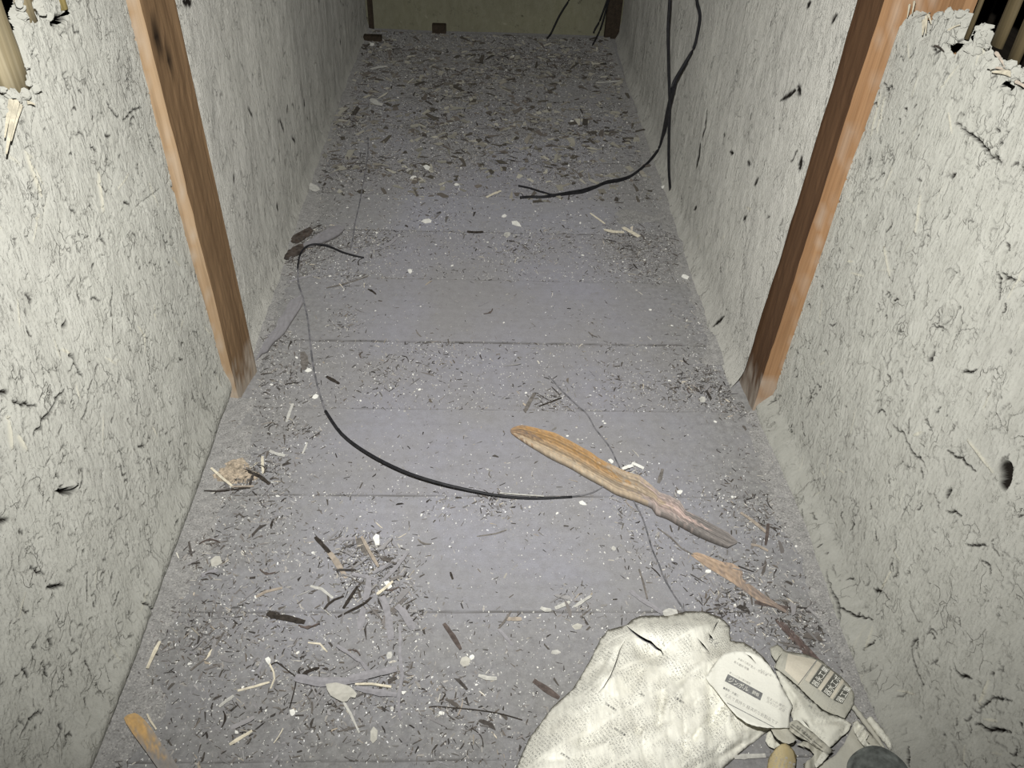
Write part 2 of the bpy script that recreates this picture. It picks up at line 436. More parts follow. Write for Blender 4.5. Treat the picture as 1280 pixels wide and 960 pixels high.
# ---- floor: a base with one board after another laid across it
floor = box('floor', -1.10, 1.15, -1.37, 4.10, -0.05, -0.022, M_dwood); tag(floor, kind='structure')
joints_px = [950, 765, 620, 512, 428, 350, 290, 245, 200]
ys = [at(600, v).y for v in joints_px]
ys = [ys[0]-0.252*k for k in range(7, 0, -1)] + ys
while ys[-1] < YB + 0.02: ys.append(ys[-1] + 0.262)
slope = (at(950, 432).y - at(330, 425).y) / 1.1
br = np.random.RandomState(11)
for i in range(len(ys)-1):
    y0, y1 = ys[i], ys[i+1]
    nx, ny = 44, 23
    g = 0.0005
    top = br.uniform(-0.0014, 0.0)
    if abs(y0 - at(600, 428).y) < 0.01: top = 0.0005
    if abs(y1 - at(600, 428).y) < 0.01: top = -0.0022
    xs = np.linspace(-0.60, 0.70, nx)
    V, sh, sc, gr = [], [], [], []
    tilt = br.normal(0, 0.0012)
    e0 = np.abs(br.normal(0, 0.0004, nx)); e1 = -np.abs(br.normal(0, 0.0004, nx))
    base = br.rand()
    for a in range(nx):
        for b in range(-1, ny+1):
            t = min(max(b/(ny-1), 0), 1)
            if b == 1: t = 0.012
            if b == ny-2: t = 0.988
            yy = (y0+g+e0[a])*(1-t)+(y1-g+e1[a])*t + slope*0.35*xs[a]
            zz = top + tilt*0.6*(t-0.5) + 0.0003*math.sin(a*0.7+i)*math.sin(b*0.9+i)
            edge = 0.0006 if t in (0, 1) else 0.0
            if b in (-1, ny): zz = -0.021
            else: zz -= edge
            V.append((xs[a], yy, zz))
            sh.append(base)
            gr.append(1.0 if b in (-1, ny) else (max(0, min(0.85, br.normal(0.35, 0.4))) if (b <= 0 or b >= ny-1) else 0.0))
            sc.append(0.0 if not (0.40 < t < 0.46 and abs(yy-at(600,488).y) < 0.06 and -0.10 < xs[a] < 0.10) else 0.0)
    n2 = ny+2; Fq = []
    for a in range(nx-1):
        for b in range(n2-1):
            k = a*n2+b; Fq.append((k, k+n2, k+n2+1, k+1))
    me = npmesh('floorboard', np.array(V), np.array(Fq), False)
    VA = np.array(V)
    soil = np.clip((VA[:, 1]-2.3)/1.2, 0, 0.8)
    soil = np.maximum(soil, 0.75*np.clip((-0.18-VA[:, 0])/0.30, 0, 1)); soil = np.maximum(soil, 0.7*np.clip((VA[:, 0]-0.30)/0.25, 0, 1))
    soil = np.maximum(soil, 0.65*np.clip((0.95-VA[:, 1])/0.35, 0, 1))
    attr(me, 'soil', soil)
    attr(me, 'shade', sh); attr(me, 'scuff', sc); attr(me, 'grime', gr)
    link('floorboard', me, M_board, floor)
# two pale scuff scratches on one board, thin relief of their own
def flat_strip(name, a, b, w, z, mat, parent=None):
    A, B = at(*a), at(*b); d = (B-A); n = Vector((-d.y, d.x, 0)).normalized()*w/2
    V = [A-n, B-n, B+n, A+n]; V = [Vector((p.x, p.y, z)) for p in V] + [Vector((p.x, p.y, z+0.0004)) for p in V]
    return link(name, mesh(name, V, [(0,1,2,3),(7,6,5,4),(0,4,5,1),(1,5,6,2),(2,6,7,3),(3,7,4,0)]), mat, parent)

# ---- near right wall
def pts_on(X, px): return [(onx(u, v, X).y, onx(u, v, X).z) for u, v in px]
NR = Field(0.05, 1.40, -0.01, 1.02, 0.0021, 21)
NR.fbm(0.35, 1.3, 0.004); NR.fbm(0.09, 1.6, 0.0014, 1); NR.fbm(0.03, 2.2, 0.00055, 2, 0.6); NR.fbm(0.010, 2.6, 0.00030, 2, 0.7)
NR.litter(3000, 150, 200)
Z = NR.z[None, :]; Yn = NR.y[:, None]
skirt = 0.026 + 0.006*lattice(NR.ny, 1, NR.ny*NR.step/0.09, 1, NR.r)
zt = 0.040 + 0.008*lattice(NR.ny, 1, NR.ny*NR.step/0.12, 1, NR.r)
tt = np.clip((Z - zt*0.15)/(zt*1.5), 0, 1)
NR.h += skirt*(1-tt*tt*(3-2*tt)) + 0.0015*np.exp(-((Z-zt*1.0)/0.014)**2)
near = np.clip((Yn-1.24)/0.06, 0, 1); NR.h += 0.008*near*np.exp(-((Z-0.5)/0.22)**2)*0 + 0.0
xr = XR
for px, w, dp, dk in [
    ([(1196,154),(1201,158),(1207,162),(1213,169),(1220,172),(1224,177),(1232,186),(1240,194),(1247,202),(1251,208)], 0.0022, 0.010, 1.0),
    ([(1050,728),(1055,738),(1059,748),(1063,757),(1067,770),(1067,785),(1068,798),(1071,810)], 0.0030, 0.014, 1.0),
    ([(1063,757),(1070,763),(1080,772),(1090,775)], 0.0014, 0.006, 0.8),
    ([(1118,530),(1125,538),(1132,543),(1135,552),(1140,562),(1147,573),(1158,580)], 0.0020, 0.008, 1.0),
    ([(1089,189),(1087,200),(1084,212)], 0.0042, 0.012, 1.0),
    ([(1116,436),(1113,450),(1111,462)], 0.0022, 0.009, 1.0),
    ([(1170,440),(1166,446),(1163,448)], 0.0038, 0.012, 1.0),
    ([(1021,480),(1014,494),(1007,509)], 0.0030, 0.010, 1.0),
    ([(1021,480),(1027,484),(1024,490)], 0.0016, 0.006, 1.0),
    ([(1003,496),(1000,505)], 0.0018, 0.006, 0.9),
    ([(1195,218),(1189,222)], 0.0035, 0.007, 0.9),
    ([(1245,160),(1249,167)], 0.0018, 0.006, 1.0),
    ([(1205,466),(1216,466),(1222,462)], 0.0020, 0.006, 1.0),
    ([(1183,638),(1195,642),(1204,646)], 0.0018, 0.006, 0.9),
    ([(1186,563),(1200,573),(1221,590)], 0.0010, 0.003, 0.8),
    ([(1184,622),(1190,612)], 0.0034, 0.008, 0.5),
    ([(1138,806),(1141,830),(1147,846),(1152,855)], 0.0018, 0.007, 0.9),
    ([(1137,808),(1145,800)], 0.0024, 0.007, 0.9),
    ([(1190,836),(1196,843),(1212,848)], 0.0022, 0.008, 1.0),
    ([(1216,905),(1230,910),(1260,914)], 0.0024, 0.008, 1.0),
    ([(1220,885),(1240,870),(1262,878)], 0.0015, 0.005, 0.8),
    ([(1145,933),(1147,946),(1151,960)], 0.0016, 0.006, 0.9),
    ([(1247,340),(1252,350),(1250,375)], 0.0012, 0.005, 0.9),
    ([(1252,341),(1268,351)], 0.0018, 0.006, 0.9),
    ([(1090,42+90),(1094,128),(1098,134)], 0.0014, 0.005, 0.8),
    ([(1103,104),(1110,108),(1117,112)], 0.0018, 0.007, 1.0),
    ([(1208,680),(1225,682),(1236,684)], 0.0014, 0.005, 0.9),
    ([(1090,735),(1100,739)], 0.0030, 0.007, 0.9),
    ([(1167,58),(1172,63),(1180,66)], 0.0020, 0.006, 1.0),
    ([(1252,108),(1262,105)], 0.0026, 0.008, 1.0),
    ([(1270,100),(1280,110)], 0.0030, 0.008, 1.0),
    ]:
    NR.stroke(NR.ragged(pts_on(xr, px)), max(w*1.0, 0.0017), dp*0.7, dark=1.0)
# embedded straws the photo shows
for a, b in [((1107,308),(1115,345)), ((1153,245),(1147,290)), ((1213,550),(1243,590)), ((1145,544),(1155,540)), ((1222,880),(1235,850)), ((1107,122),(1098,165)), ((1101,118),(1090,170))]:
    NR.stroke(pts_on(xr, [a, b]), 0.0028, -0.0030, straw=0.5)
for c, rr in [((1258,595), 0.011), ((1258,588), 0.012), ((1256,604), 0.008), ((1262,585), 0.007)]:
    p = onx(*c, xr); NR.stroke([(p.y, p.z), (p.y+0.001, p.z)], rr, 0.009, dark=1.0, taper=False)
NR.cut(pts_on(xr, [(1186,59),(1192,56),(1200,53),(1203,58),(1200,63),(1197,72),(1193,68),(1188,64)]), 0.006, 0.005)
NR.cut(pts_on(xr, [(1252,104),(1258,101),(1262,106),(1268,108),(1262,112),(1256,109)]), 0.005, 0.004)
NR.cut(pts_on(xr, [(1246,78),(1252,74),(1258,80),(1254,88),(1249,84)]), 0.005, 0.004)
brk = [(1112,40),(1122,26),(1132,14),(1140,13),(1150,16),(1154,44),(1160,44),(1162,20),(1168,16),(1180,14),(1190,11),(1203,12),(1211,21),(1207,34),(1207,50),(1213,52),(1218,34),(1224,28),(1231,29),(1236,42),(1233,50),(1229,62),(1236,66),(1243,74),(1252,80),(1257,72),(1262,68),(1268,64),(1262,76),(1266,84),(1280,88),(1300,96),(1360,100)]
poly = pts_on(xr, brk)
ylast = poly[-1][0]
poly = poly + [(0.80, 0.90), (0.62, 0.885), (0.45, 0.93), (0.2, 0.90), (-0.3, 0.92), (-0.3, 1.4), (1.5, 1.4), (1.5, 0.95), (1.33, 0.93)]
NR.cut(poly)
wall_right = NR.build('wall_right', XR, 1, M_wall); tag(wall_right, kind='structure')

# ---- near left wall
NL = Field(0.05, 1.42, -0.01, 1.02, 0.0021, 33)
NL.fbm(0.35, 1.3, 0.005); NL.fbm(0.09, 1.8, 0.0020, 1); NL.fbm(0.03, 2.4, 0.00075, 2, 0.6); NL.fbm(0.010, 2.8, 0.00036, 2, 0.7)
NL.litter(3300, 150, 170)
Zl = NL.z[None, :]
NL.h += 0.010*np.exp(-((Zl-0.045)/0.030)**2) - 0.004*np.exp(-((Zl-0.0)/0.012)**2)
xl = XL
for px, w, dp, dk in [
    ([(78,608),(76,614),(84,615),(92,613),(94,608)], 0.0042, 0.016, 1.0),
    ([(86,606),(90,604)], 0.0060, -0.010, 0.0),
    ([(70,614),(78,616)], 0.0020, 0.006, 0.9),
    ([(2,490),(12,492)], 0.0028, 0.008, 1.0),
    ([(15,500),(28,505),(45,508)], 0.0018, 0.007, 0.9),
    ([(80,487),(70,500),(60,518),(52,525),(50,535),(44,540),(41,546)], 0.0024, 0.009, 1.0),
    ([(112,500),(108,512),(103,522)], 0.0018, 0.007, 0.9),
    ([(169,505),(168,518)], 0.0020, 0.008, 1.0),
    ([(70,590),(75,597)], 0.0022, 0.007, 0.9),
    ([(103,588),(102,600),(99,612)], 0.0020, 0.008, 0.9),
    ([(170,557),(178,558)], 0.0020, 0.006, 0.9),
    ([(3,655),(12,650)], 0.0034, 0.010, 1.0),
    ([(82,400),(82,407),(78,408)], 0.0030, 0.010, 1.0),
    ([(85,444),(92,448),(98,465),(104,467)], 0.0026, 0.008, 1.0),
    ([(140,360),(137,380),(140,420)], 0.0018, 0.006, 0.8),
    ([(222,447),(226,452)], 0.0020, 0.008, 1.0),
    ([(60,735),(70,732),(80,733)], 0.0026, 0.008, 0.9),
    ([(40,708),(50,714),(57,718)], 0.0014, 0.005, 0.9),
    ([(108,715),(108,735),(108,752)], 0.0012, 0.004, 0.7),
    ([(62,800),(68,806)], 0.0034, 0.008, 0.9),
    ([(30,836),(40,845)], 0.0026, 0.006, 0.8),
    ([(30,920),(36,905),(45,895),(58,888)], 0.0018, 0.006, 0.8),
    ([(76,905),(80,912)], 0.0026, 0.008, 1.0),
    ([(185,168),(189,178),(196,190)], 0.0030, 0.010, 1.0),
    ([(114,184),(120,188)], 0.0022, 0.007, 0.9),
    ([(130,169),(137,170)], 0.0018, 0.005, 0.8),
    ([(88,262),(94,265)], 0.0020, 0.006, 0.9),
    ([(152,254),(160,256)], 0.0016, 0.006, 0.9),
    ([(123,284),(126,298),(130,306)], 0.0020, 0.008, 1.0),
    ([(131,127),(140,140),(148,147)], 0.0014, 0.004, 0.6),
    ([(152,150),(165,140),(177,133)], 0.0016, 0.005, 0.7),
    ([(215,233),(220,238)], 0.0024, 0.008, 1.0),
    ([(66,30),(76,26),(82,20)], 0.0042, 0.014, 1.0),
    ([(68,30),(72,22),(78,24)], 0.0040, 0.012, 1.0),
    ([(90,30),(94,45)], 0.0022, 0.006, 0.9),
    ([(36,12),(40,24)], 0.0038, 0.014, 1.0),
    ([(170,752),(178,760),(190,765)], 0.0020, 0.008, 1.0),
    ([(180,760),(196,768)], 0.0024, 0.008, 1.0),
    ]:
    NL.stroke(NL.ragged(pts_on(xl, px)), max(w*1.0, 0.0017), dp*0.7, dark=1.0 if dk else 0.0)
for a, b in [((120,216),(126,264)), ((30,190),(50,245)), ((10,520),(14,560)), ((22,545),(32,562))]:
    NL.stroke(pts_on(xl, [a, b]), 0.0036, -0.0035, straw=0.5)
for a, b in [((60,240),(52,290)), ((168,260),(200,236)), ((44,140),(40,170))]:
    NL.stroke(pts_on(xl, [a, b]), 0.003, 0.003)
NL.cut(pts_on(xl, [(66,31),(70,27),(76,20),(84,12),(90,16),(83,20),(80,28),(72,32)]), 0.005, 0.004)
NL.cut(pts_on(xl, [(34,6),(39,12),(42,24),(39,29),(36,20)]), 0.005, 0.004)
NL.cut(pts_on(xl, [(76,44),(82,42),(80,48)]), 0.004, 0.004)
NL.cut(pts_on(xl, [(-90,-50),(24,-12),(26,14),(23,36),(25,62),(30,90),(33,108),(26,116),(12,112),(4,122),(-12,118),(-60,120),(-90,100)]), 0.010, 0.012)
poly = [(0.95, 0.955), (1.02, 0.925), (1.08, 0.93), (1.2, 0.945), (1.5, 0.93), (1.5, 1.4), (-0.3, 1.4), (-0.3, 0.86), (0.3, 0.88), (0.6, 0.87), (0.75, 0.90), (0.85, 0.93)]
NL.cut(poly)
wall_left = NL.build('wall_left', XL, -1, M_wall); tag(wall_left, kind='structure')

# ---- far panels beyond the posts
FR = Field(1.38, YB+0.02, -0.01, 1.30, 0.0052, 41)
FR.fbm(0.5, 1.2, 0.006); FR.fbm(0.12, 1.6, 0.0030); FR.fbm(0.04, 2.2, 0.0012, 2, 0.6)
FR.litter(700, 90, 120, 1.5)
Zf = FR.z[None, :]
t_ = np.clip(Zf/0.07, 0, 1); FR.h += 0.022*(1-t_)**2
for px, w, dp, dk in [
    ([(884,138),(881,160),(877,175)], 0.003, 0.008, 0.8),
    ([(875,180),(873,195),(870,208)], 0.0085, 0.022, 1.0),
    ([(994,108),(998,118)], 0.0070, 0.018, 1.0), ([(974,125),(985,118),(992,112)], 0.0028, 0.008, 0.8),
    ([(998,198),(996,212)], 0.0075, 0.020, 1.0),
    ([(904,167),(905,170)], 0.005, 0.01, 1.0), ([(912,190),(915,192)], 0.004, 0.01, 1.0),
    ([(932,202),(936,206)], 0.004, 0.01, 0.9), ([(946,222),(942,232)], 0.0032, 0.01, 0.8),
    ([(1006,10),(1012,2)], 0.003, 0.01, 0.9), ([(1036,30),(1043,18)], 0.0036, 0.01, 0.9), ([(905,395),(899,407)], 0.0042, 0.012, 1.0),
    ([(900,440),(904,455),(906,462)], 0.0050, 0.016, 1.0), ([(868,262),(872,258)], 0.003, 0.008, 0.9), ([(928,275),(932,270)], 0.0026, 0.008, 0.9)]:
    FR.stroke(pts_on(XRF, px), max(w*1.2, 0.0052), 0.002, dark=1.0)  # hole marks stay shallow; their inner shade is painted as near-black colour
yy = FR.y
xfr = XRF + np.interp(yy, [1.38, 2.2, 2.9, 3.4, YB], [0.0, 0.0, 0.008, 0.014, 0.036])
far_r = FR.build('plaster_panel', xfr, 1, M_far, wall_right)
FL = Field(1.38, YB+0.02, -0.01, 1.30, 0.0052, 42)
FL.fbm(0.5, 1.2, 0.006); FL.fbm(0.12, 1.6, 0.0030); FL.fbm(0.04, 2.2, 0.0012, 2, 0.6)
FL.litter(800, 90, 170, 1.5)
t_ = np.clip(Zf/0.06, 0, 1); FL.h += 0.012*(1-t_)**2
for px, w, dp, dk in [([(228,0),(232,2)], 0.010, 0.02, 1.0), ([(222,2),(228,4)], 0.006, 0.02, 1.0), ([(290,218),(291,228)], 0.005, 0.012, 1.0),
    ([(382,125),(383,133)], 0.006, 0.014, 1.0), ([(366,172),(370,178)], 0.004, 0.012, 1.0), ([(351,148),(356,165)], 0.003, 0.01, 0.9),
    ([(347,255),(349,262)], 0.006, 0.014, 1.0), ([(361,132),(360,140)], 0.004, 0.014, 1.0), ([(312,135),(318,145)], 0.0036, 0.01, 0.9),
    ([(426,50),(427,55)], 0.006, 0.014, 1.0), ([(322,418),(326,420)], 0.008, 0.02, 1.0)]:
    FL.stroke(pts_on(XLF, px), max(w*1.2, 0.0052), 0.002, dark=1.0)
xfl = XLF + np.interp(FL.y, [1.38, 2.2, 3.0, YB], [0.006, 0.0, -0.004, 0.0])
far_l = FL.build('plaster_panel', xfl, -1, M_far, wall_left)

# ---- back wall (built in its own y,z frame, then turned to face the camera)
BW = Field(-0.62, 0.74, -0.01, 1.30, 0.006, 55)
BW.fbm(0.4, 1.0, 0.006); BW.fbm(0.06, 1.2, 0.0015, 2)
BW.litter(300, 110, 30, 1.5)
bw = BW.build('wall_back', 0.0, 1, M_back); tag(bw, kind='structure')
a_ = np.empty(len(bw.data.vertices)*3, np.float32); bw.data.vertices.foreach_get('co', a_); a_ = a_.reshape(-1, 3)
a_ = np.stack([a_[:, 1], YB + a_[:, 0], a_[:, 2]], 1)
bw.data.vertices.foreach_set('co', a_.ravel()); bw.data.flip_normals(); bw.data.update()

# ---- closing strips of wall above the broken plaster on the left/right are laths only
def slat(name, X, ya, yb, za, zb, th, mat, parent, lean=0.0, r=None):
    """one split-bamboo slat: a bowed strip with nodes, running upwards"""
    n = 18; V = []; Fc = []
    rr = np.random.RandomState(int(abs(ya)*1000) % 9999)
    for i in range(n):
        t = i/(n-1); z = za+(zb-za)*t
        node = 0.0016 if i % 6 == 3 else 0.0
        w = (yb-ya)/2*(1+rr.normal(0, 0.03)) + node; yc = (ya+yb)/2 + lean*t + rr.normal(0, 0.0006)
        for k in range(7):
            a = math.pi*k/6
            s = -1 if X > 0 else 1
            V.append((X + s*(math.sin(a)*th+node*0.5), yc - math.cos(a)*w, z))
        V.append((X, yc+w*0.7, z)); V.append((X, yc-w*0.7, z))
    m = 9
    for i in range(n-1):
        for k in range(m):
            a = i*m+k; b = i*m+(k+1) % m
            Fc.append((a, b, b+m, a+m))
    Fc.append(tuple(range(m))[::-1]); Fc.append(tuple((n-1)*m+k for k in range(m)))
    return link(name, mesh(name, V, Fc, True), mat, parent)
XB = 0.695
def yx(u, v, X): return onx(u, v, X).y
for X_, ul, ur, vv, ve, th_ in [(0.655, 1217, 1222, 22, 56, 0.004), (0.668, 1250, 1267, 30, 66, 0.006), (0.668, 1268, 1285, 55, 84, 0.006)]:
    slat('lath', X_, yx(ur, vv, X_), yx(ul, vv, X_), onx((ul+ur)/2, ve, X_).z, 1.60, th_, M_lath, wall_right)
for yq in (0.80, 0.72, 0.63, 0.54, 0.45, 0.35, 0.25): slat('lath', XB, yq-0.018, yq+0.018, 0.74, 1.60, 0.006, M_lath, wall_right)
# board and dark strut standing behind the gap, and a cross lath
box('backing_board', 0.705, 0.722, yx(1206, 5, 0.705), yx(1176, 5, 0.705), 0.78, 1.60, M_faceR, wall_right)
box('cross_lath', XB+0.020, XB+0.028, 0.30, 1.22, 0.925, 0.955, M_dwood, wall_right)
box('cross_lath', XB+0.020, XB+0.028, 0.30, 1.22, 1.10, 1.125, M_dwood, wall_right)
box('backing_board', 0.700, 0.712, yx(1160, 5, 0.70), yx(1151, 5, 0.70), 0.78, 1.60, M_postL, wall_right)
# left: bamboo bared by the broken plaster
XA = -0.566
XA = -0.556
c_ = onx(5, 75, XA).y; e_ = onx(23, 75, XA).y
slat('lath', XA, c_-(e_-c_), e_, onx(20, 114, XA).z, 1.5, 0.014, M_lathL, wall_left)
c_ = onx(28, 10, XA).y; e_ = onx(39, 10, XA).y
slat('lath', XA+0.002, c_-(e_-c_), e_, onx(28, 32, XA).z, 1.5, 0.009, M_lathL, wall_left)
c_ = onx(66, 2, XA).y
slat('lath', XA+0.004, c_-0.009, c_+0.009, onx(68, 12, XA).z, 1.5, 0.012, M_lathY, wall_left)
XA = -0.566
for yq in (0.80, 0.70, 0.60, 0.50, 0.40, 0.28): slat('lath', XA-0.02, yq-0.018, yq+0.018, 0.76, 1.5, 0.006, M_lathL, wall_left)
box('cross_lath', XA-0.036, XA-0.028, 0.30, 1.28, 1.0, 1.03, M_dwood, wall_left)

# ================================================================== POSTS
def post(corners, ztop, mats, label, knots=()):
    """corners: front-inner, back-inner, back-outer, front-outer (x, y)"""
    n = 90; V = []; Fc = []; kn = []; cl = []
    r = np.random.RandomState(5 if corners[0][0] < 0 else 6)
    # inner face subdivided for knots
    prof = []
    c = [Vector((p[0], p[1], 0)) for p in corners]
    for e in range(4):
        a, b = c[e], c[(e+1) % 4]
        m = 14 if e == 0 else (8 if e == 3 else 2)
        for k in range(m): prof.append((a.lerp(b, k/m), e))
    m = len(prof)
    for i in range(n):
        z = -0.004 + (ztop+0.004)*i/(n-1)
        for q, e in prof:
            wob = 0.0006*math.sin(z*21+q.y*40)+0.0004*r.randn()
            x = q.x + (wob if e == 0 else 0); y = q.y
            kk = 0.0
            for (ky, kz, kr) in knots:
                d = math.hypot((q.y-ky)/kr, (z-kz)/(kr*3.0))
                if e == 0: kk = max(kk, max(0, min(1, 1.5-d)))
            if kk: x += (-0.003 if corners[0][0] < 0 else 0.003)*kk
            V.append((x, y, z)); kn.append(kk)
            ck = 0.0
            if e in (3,): ck = max(0, min(1, (r.rand()*1.6-0.9)))*0.6
            if z < 0.10: ck = max(ck, max(0, min(0.55, 0.6*(1-z/0.10)+0.25*r.randn())))
            cl.append(ck)
    for i in range(n-1):
        for k in range(m):
            a = i*m+k; b = i*m+(k+1) % m
            Fc.append((a, b, b+m, a+m))
    Fc.append(tuple(range(m))[::-1]); Fc.append(tuple((n-1)*m+k for k in range(m)))
    me = mesh('timber_post', V, Fc)
    attr(me, 'knot', kn); attr(me, 'clay', cl)
    o = link('timber_post', me, mats)
    idx = []
    for i in range(n-1):
        for k in range(m): idx.append(1 if prof[k][1] == 3 else 0)
    idx += [0, 0]
    me.polygons.foreach_set('material_index', idx); me.update()
    tag(o, label, 'post')
    return recenter(o)
k1 = onx(207, 47, -0.507); k2 = onx(219, 75, -0.507)
post([(-0.523, 1.317), (-0.5055, 1.418), (-0.60, 1.43), (-0.60, 1.317)], 1.94, [M_postL, M_faceL],
     'square light-brown timber post against the left clay wall with two dark knots', [(k1.y, k1.z, 0.010), (k2.y, k2.z, 0.007)])
post([(0.620, 1.307), (0.613, 1.450), (0.72, 1.45), (0.72, 1.307)], 1.94, [M_postR, M_faceR],
     'square reddish-brown timber post against the right clay wall, its edge smeared with plaster')
# the two posts in the corners of the back wall
c0, c1 = ony(757, 30, YB-0.02), ony(772, 30, YB-0.02)
o = box('corner_post', c0.x, c1.x+0.01, YB-0.035, YB+0.05, -0.004, 1.94, M_dwood, None, 0.002)
tag(o, 'thin dark timber post in the back corner, at right end of back wall', 'post'); recenter(o)
c0, c1 = ony(460, 20, YB-0.02), ony(466, 20, YB-0.02)
o = box('corner_post', c0.x, c1.x, YB-0.022, YB+0.05, -0.004, 1.94, M_dwood, None, 0.002)
tag(o, 'narrow dark timber strip in the back corner, at left end of back wall', 'post'); recenter(o)

# ================================================================== DUST DRIFTS along the walls
def drift(name, side, y0, y1, width, height, mat, seed):
    ny, nx = int((y1-y0)/0.006), 14
    r = np.random.RandomState(seed)
    W = width*(1+0.5*lattice(ny, 1, (y1-y0)/0.10, 1, r)[:, 0]); Hh = height*(1+0.6*lattice(ny, 1, (y1-y0)/0.05, 1, r)[:, 0])
    N = lattice(ny, nx, (y1-y0)/0.012, 4, r)
    V = np.zeros((ny, nx, 3)); Y = y0+np.arange(ny)*(y1-y0)/(ny-1)
    for k in range(nx):
        t = k/(nx-1)
        base = np.where(Y < 1.33, XR-0.028 if side > 0 else XL+0.000, XRF-0.020 if side > 0 else XLF+0.008)
        V[:, k, 0] = (base+0.006) - t*W if side > 0 else (base-0.006) + t*W
        V[:, k, 1] = Y
        V[:, k, 2] = np.maximum(Hh*(1-t)**1.6 + 0.0016*N[:, k]*(1 if 0 < k < nx-1 else 0), -0.002)
        if k == nx-1: V[:, k, 2] = -0.004
    i = np.arange(ny-1)[:, None]; j = np.arange(nx-1)[None, :]; a = i*nx+j
    q = np.stack([a, a+1, a+nx+1, a+nx], -1).reshape(-1, 4)
    if side > 0: q = q[:, ::-1]
    o = link(name, npmesh(name, V.reshape(-1, 3), q, True), mat)
    return o
m = Mat('clay_dust', 0.95, 0.1)
n1 = m.noise(m.pos(), 60, 6, 0.75); n2 = m.noise(m.pos(), 330, 4, 0.7)
c = m.mix(m.ramp(n1, [(0.35, 0.0), (0.65, 1.0)]), (0.24, 0.235, 0.225), (0.37, 0.36, 0.345))
c = m.mix(m.ramp(n2, [(0.56, 0.0), (0.68, 0.8)]), c, (0.62, 0.60, 0.55))
c = m.mix(m.ramp(n2, [(0.34, 0.7), (0.44, 0.0)]), c, (0.09, 0.08, 0.07))
M_drift = m.out(c, m.bump(m.math('ADD', n1, n2), 0.8, 0.003))
o = drift('clay_dust', -1, 0.30, 1.32, 0.075, 0.009, M_drift, 3)
tag(o, 'band of pale clay dust and grit fallen along the foot of the near left wall', 'dust', kind='stuff')
o = drift('clay_dust', 1, 0.30, 1.30, 0.045, 0.007, M_drift, 4)
tag(o, 'band of grey clay dust and grit along the foot of the near right wall', 'dust', kind='stuff')
o = drift('clay_dust', -1, 1.43, 3.86, 0.045, 0.007, M_drift, 5)
tag(o, 'strip of clay dust along the foot of the far left wall behind the post', 'dust', kind='stuff')
o = drift('clay_dust', 1, 1.46, 3.86, 0.040, 0.007, M_drift, 6)
tag(o, 'strip of clay dust along the foot of the far right wall behind the post', 'dust', kind='stuff')

# ================================================================== CABLES
def tube_me(name, pts, rad, sides=8, sub=4):
    P = [Vector(p) for p in pts]
    # Catmull-Rom
    Q = []
    for i in range(len(P)-1):
        p0 = P[max(0, i-1)]; p1 = P[i]; p2 = P[i+1]; p3 = P[min(len(P)-1, i+2)]
        for k in range(sub):
            t = k/sub
            Q.append(0.5*((2*p1)+(p2-p0)*t+(2*p0-5*p1+4*p2-p3)*t*t+(3*p1-p0-3*p2+p3)*t**3))
    Q.append(P[-1])
    n = len(Q); V = []; Fc = []
    up = Vector((0, 0, 1))
    for i, q in enumerate(Q):
        d = (Q[min(n-1, i+1)]-Q[max(0, i-1)])
        d = d.normalized() if d.length > 1e-9 else Vector((1, 0, 0))
        s = d.cross(up) if abs(d.dot(up)) < 0.95 else d.cross(Vector((1, 0, 0)))
        s.normalize(); w = s.cross(d).normalized()
        r = rad(i/(n-1)) if callable(rad) else rad
        for k in range(sides):
            a = 2*math.pi*k/sides
            V.append(q+s*math.cos(a)*r+w*math.sin(a)*r)
    for i in range(n-1):
        for k in range(sides):
            a = i*sides+k; b = i*sides+(k+1) % sides
            Fc.append((a, b, b+sides, a+sides))
    Fc.append(tuple(range(sides))[::-1]); Fc.append(tuple((n-1)*sides+k for k in range(sides)))
    return mesh(name, V, Fc, True)
def fl(px, z=0.004):
    out = []
    for i, p in enumerate(px):
        zz = p[2] if len(p) > 2 else z
        out.append(at(p[0], p[1], zz))
    return out
# long arc of cable across the floor
arc = [(455,322,.004),(445,320,.007),(428,315,.011),(412,308,.016),(396,305,.020),(385,307,.018),(378,313,.013),(374,322,.008),(372,336,.006),(373,354,.005),(378,370,.004),(382,386,.004),(385,402,.004),(388,430,.004),(392,460,.004),(399,490,.006),(407,514,.010),(427,542,.020),(459,566,.028),(502,588,.032),(543,602,.030),(584,612,.024),(627,620,.014),(671,623,.006),(715,621,.005),(740,616,.004),(757,606,.004)]
cb = bpy.data.objects.new('cable', None); cb.location = at(543, 602); COL.objects.link(cb)
inv = Matrix.Translation(-cb.location)
def under(o, par):
    o.parent = par; o.matrix_parent_inverse = Matrix.Translation(-par.location); return o
under(link('dusty_end', tube_me('dusty_end', fl(arc[8:17]), 0.0022), M_cabled), cb)['label'] = 'dust-covered grey stretch of the cable'
under(link('sheath', tube_me('sheath', fl(arc[:9]), 0.0024), M_cable), cb)
under(link('sheath', tube_me('sheath', fl(arc[16:25]), lambda t: 0.0034-0.0010*t), M_cable), cb)
under(link('bare_wire', tube_me('bare_wire', [Vector(p)+Vector((0, 0.003, 0.001)) for p in fl([(625,618,.011),(650,620,.008),(680,622,.007)])], 0.0012), M_pale), cb)['label'] = 'bare shiny wire where the black sheath has peeled'
under(link('sheath', tube_me('sheath', fl(arc[24:]), 0.0015), M_cabled), cb)
tag(cb, 'long black cable curving in a wide arc across the middle of the floor', 'cable')
def wire(px, rad, mat, label, cat='cable', z=0.003, name='cable'):
    o = link(name, tube_me(name, fl(px, z), rad), mat); tag(o, label, cat); return recenter(o)
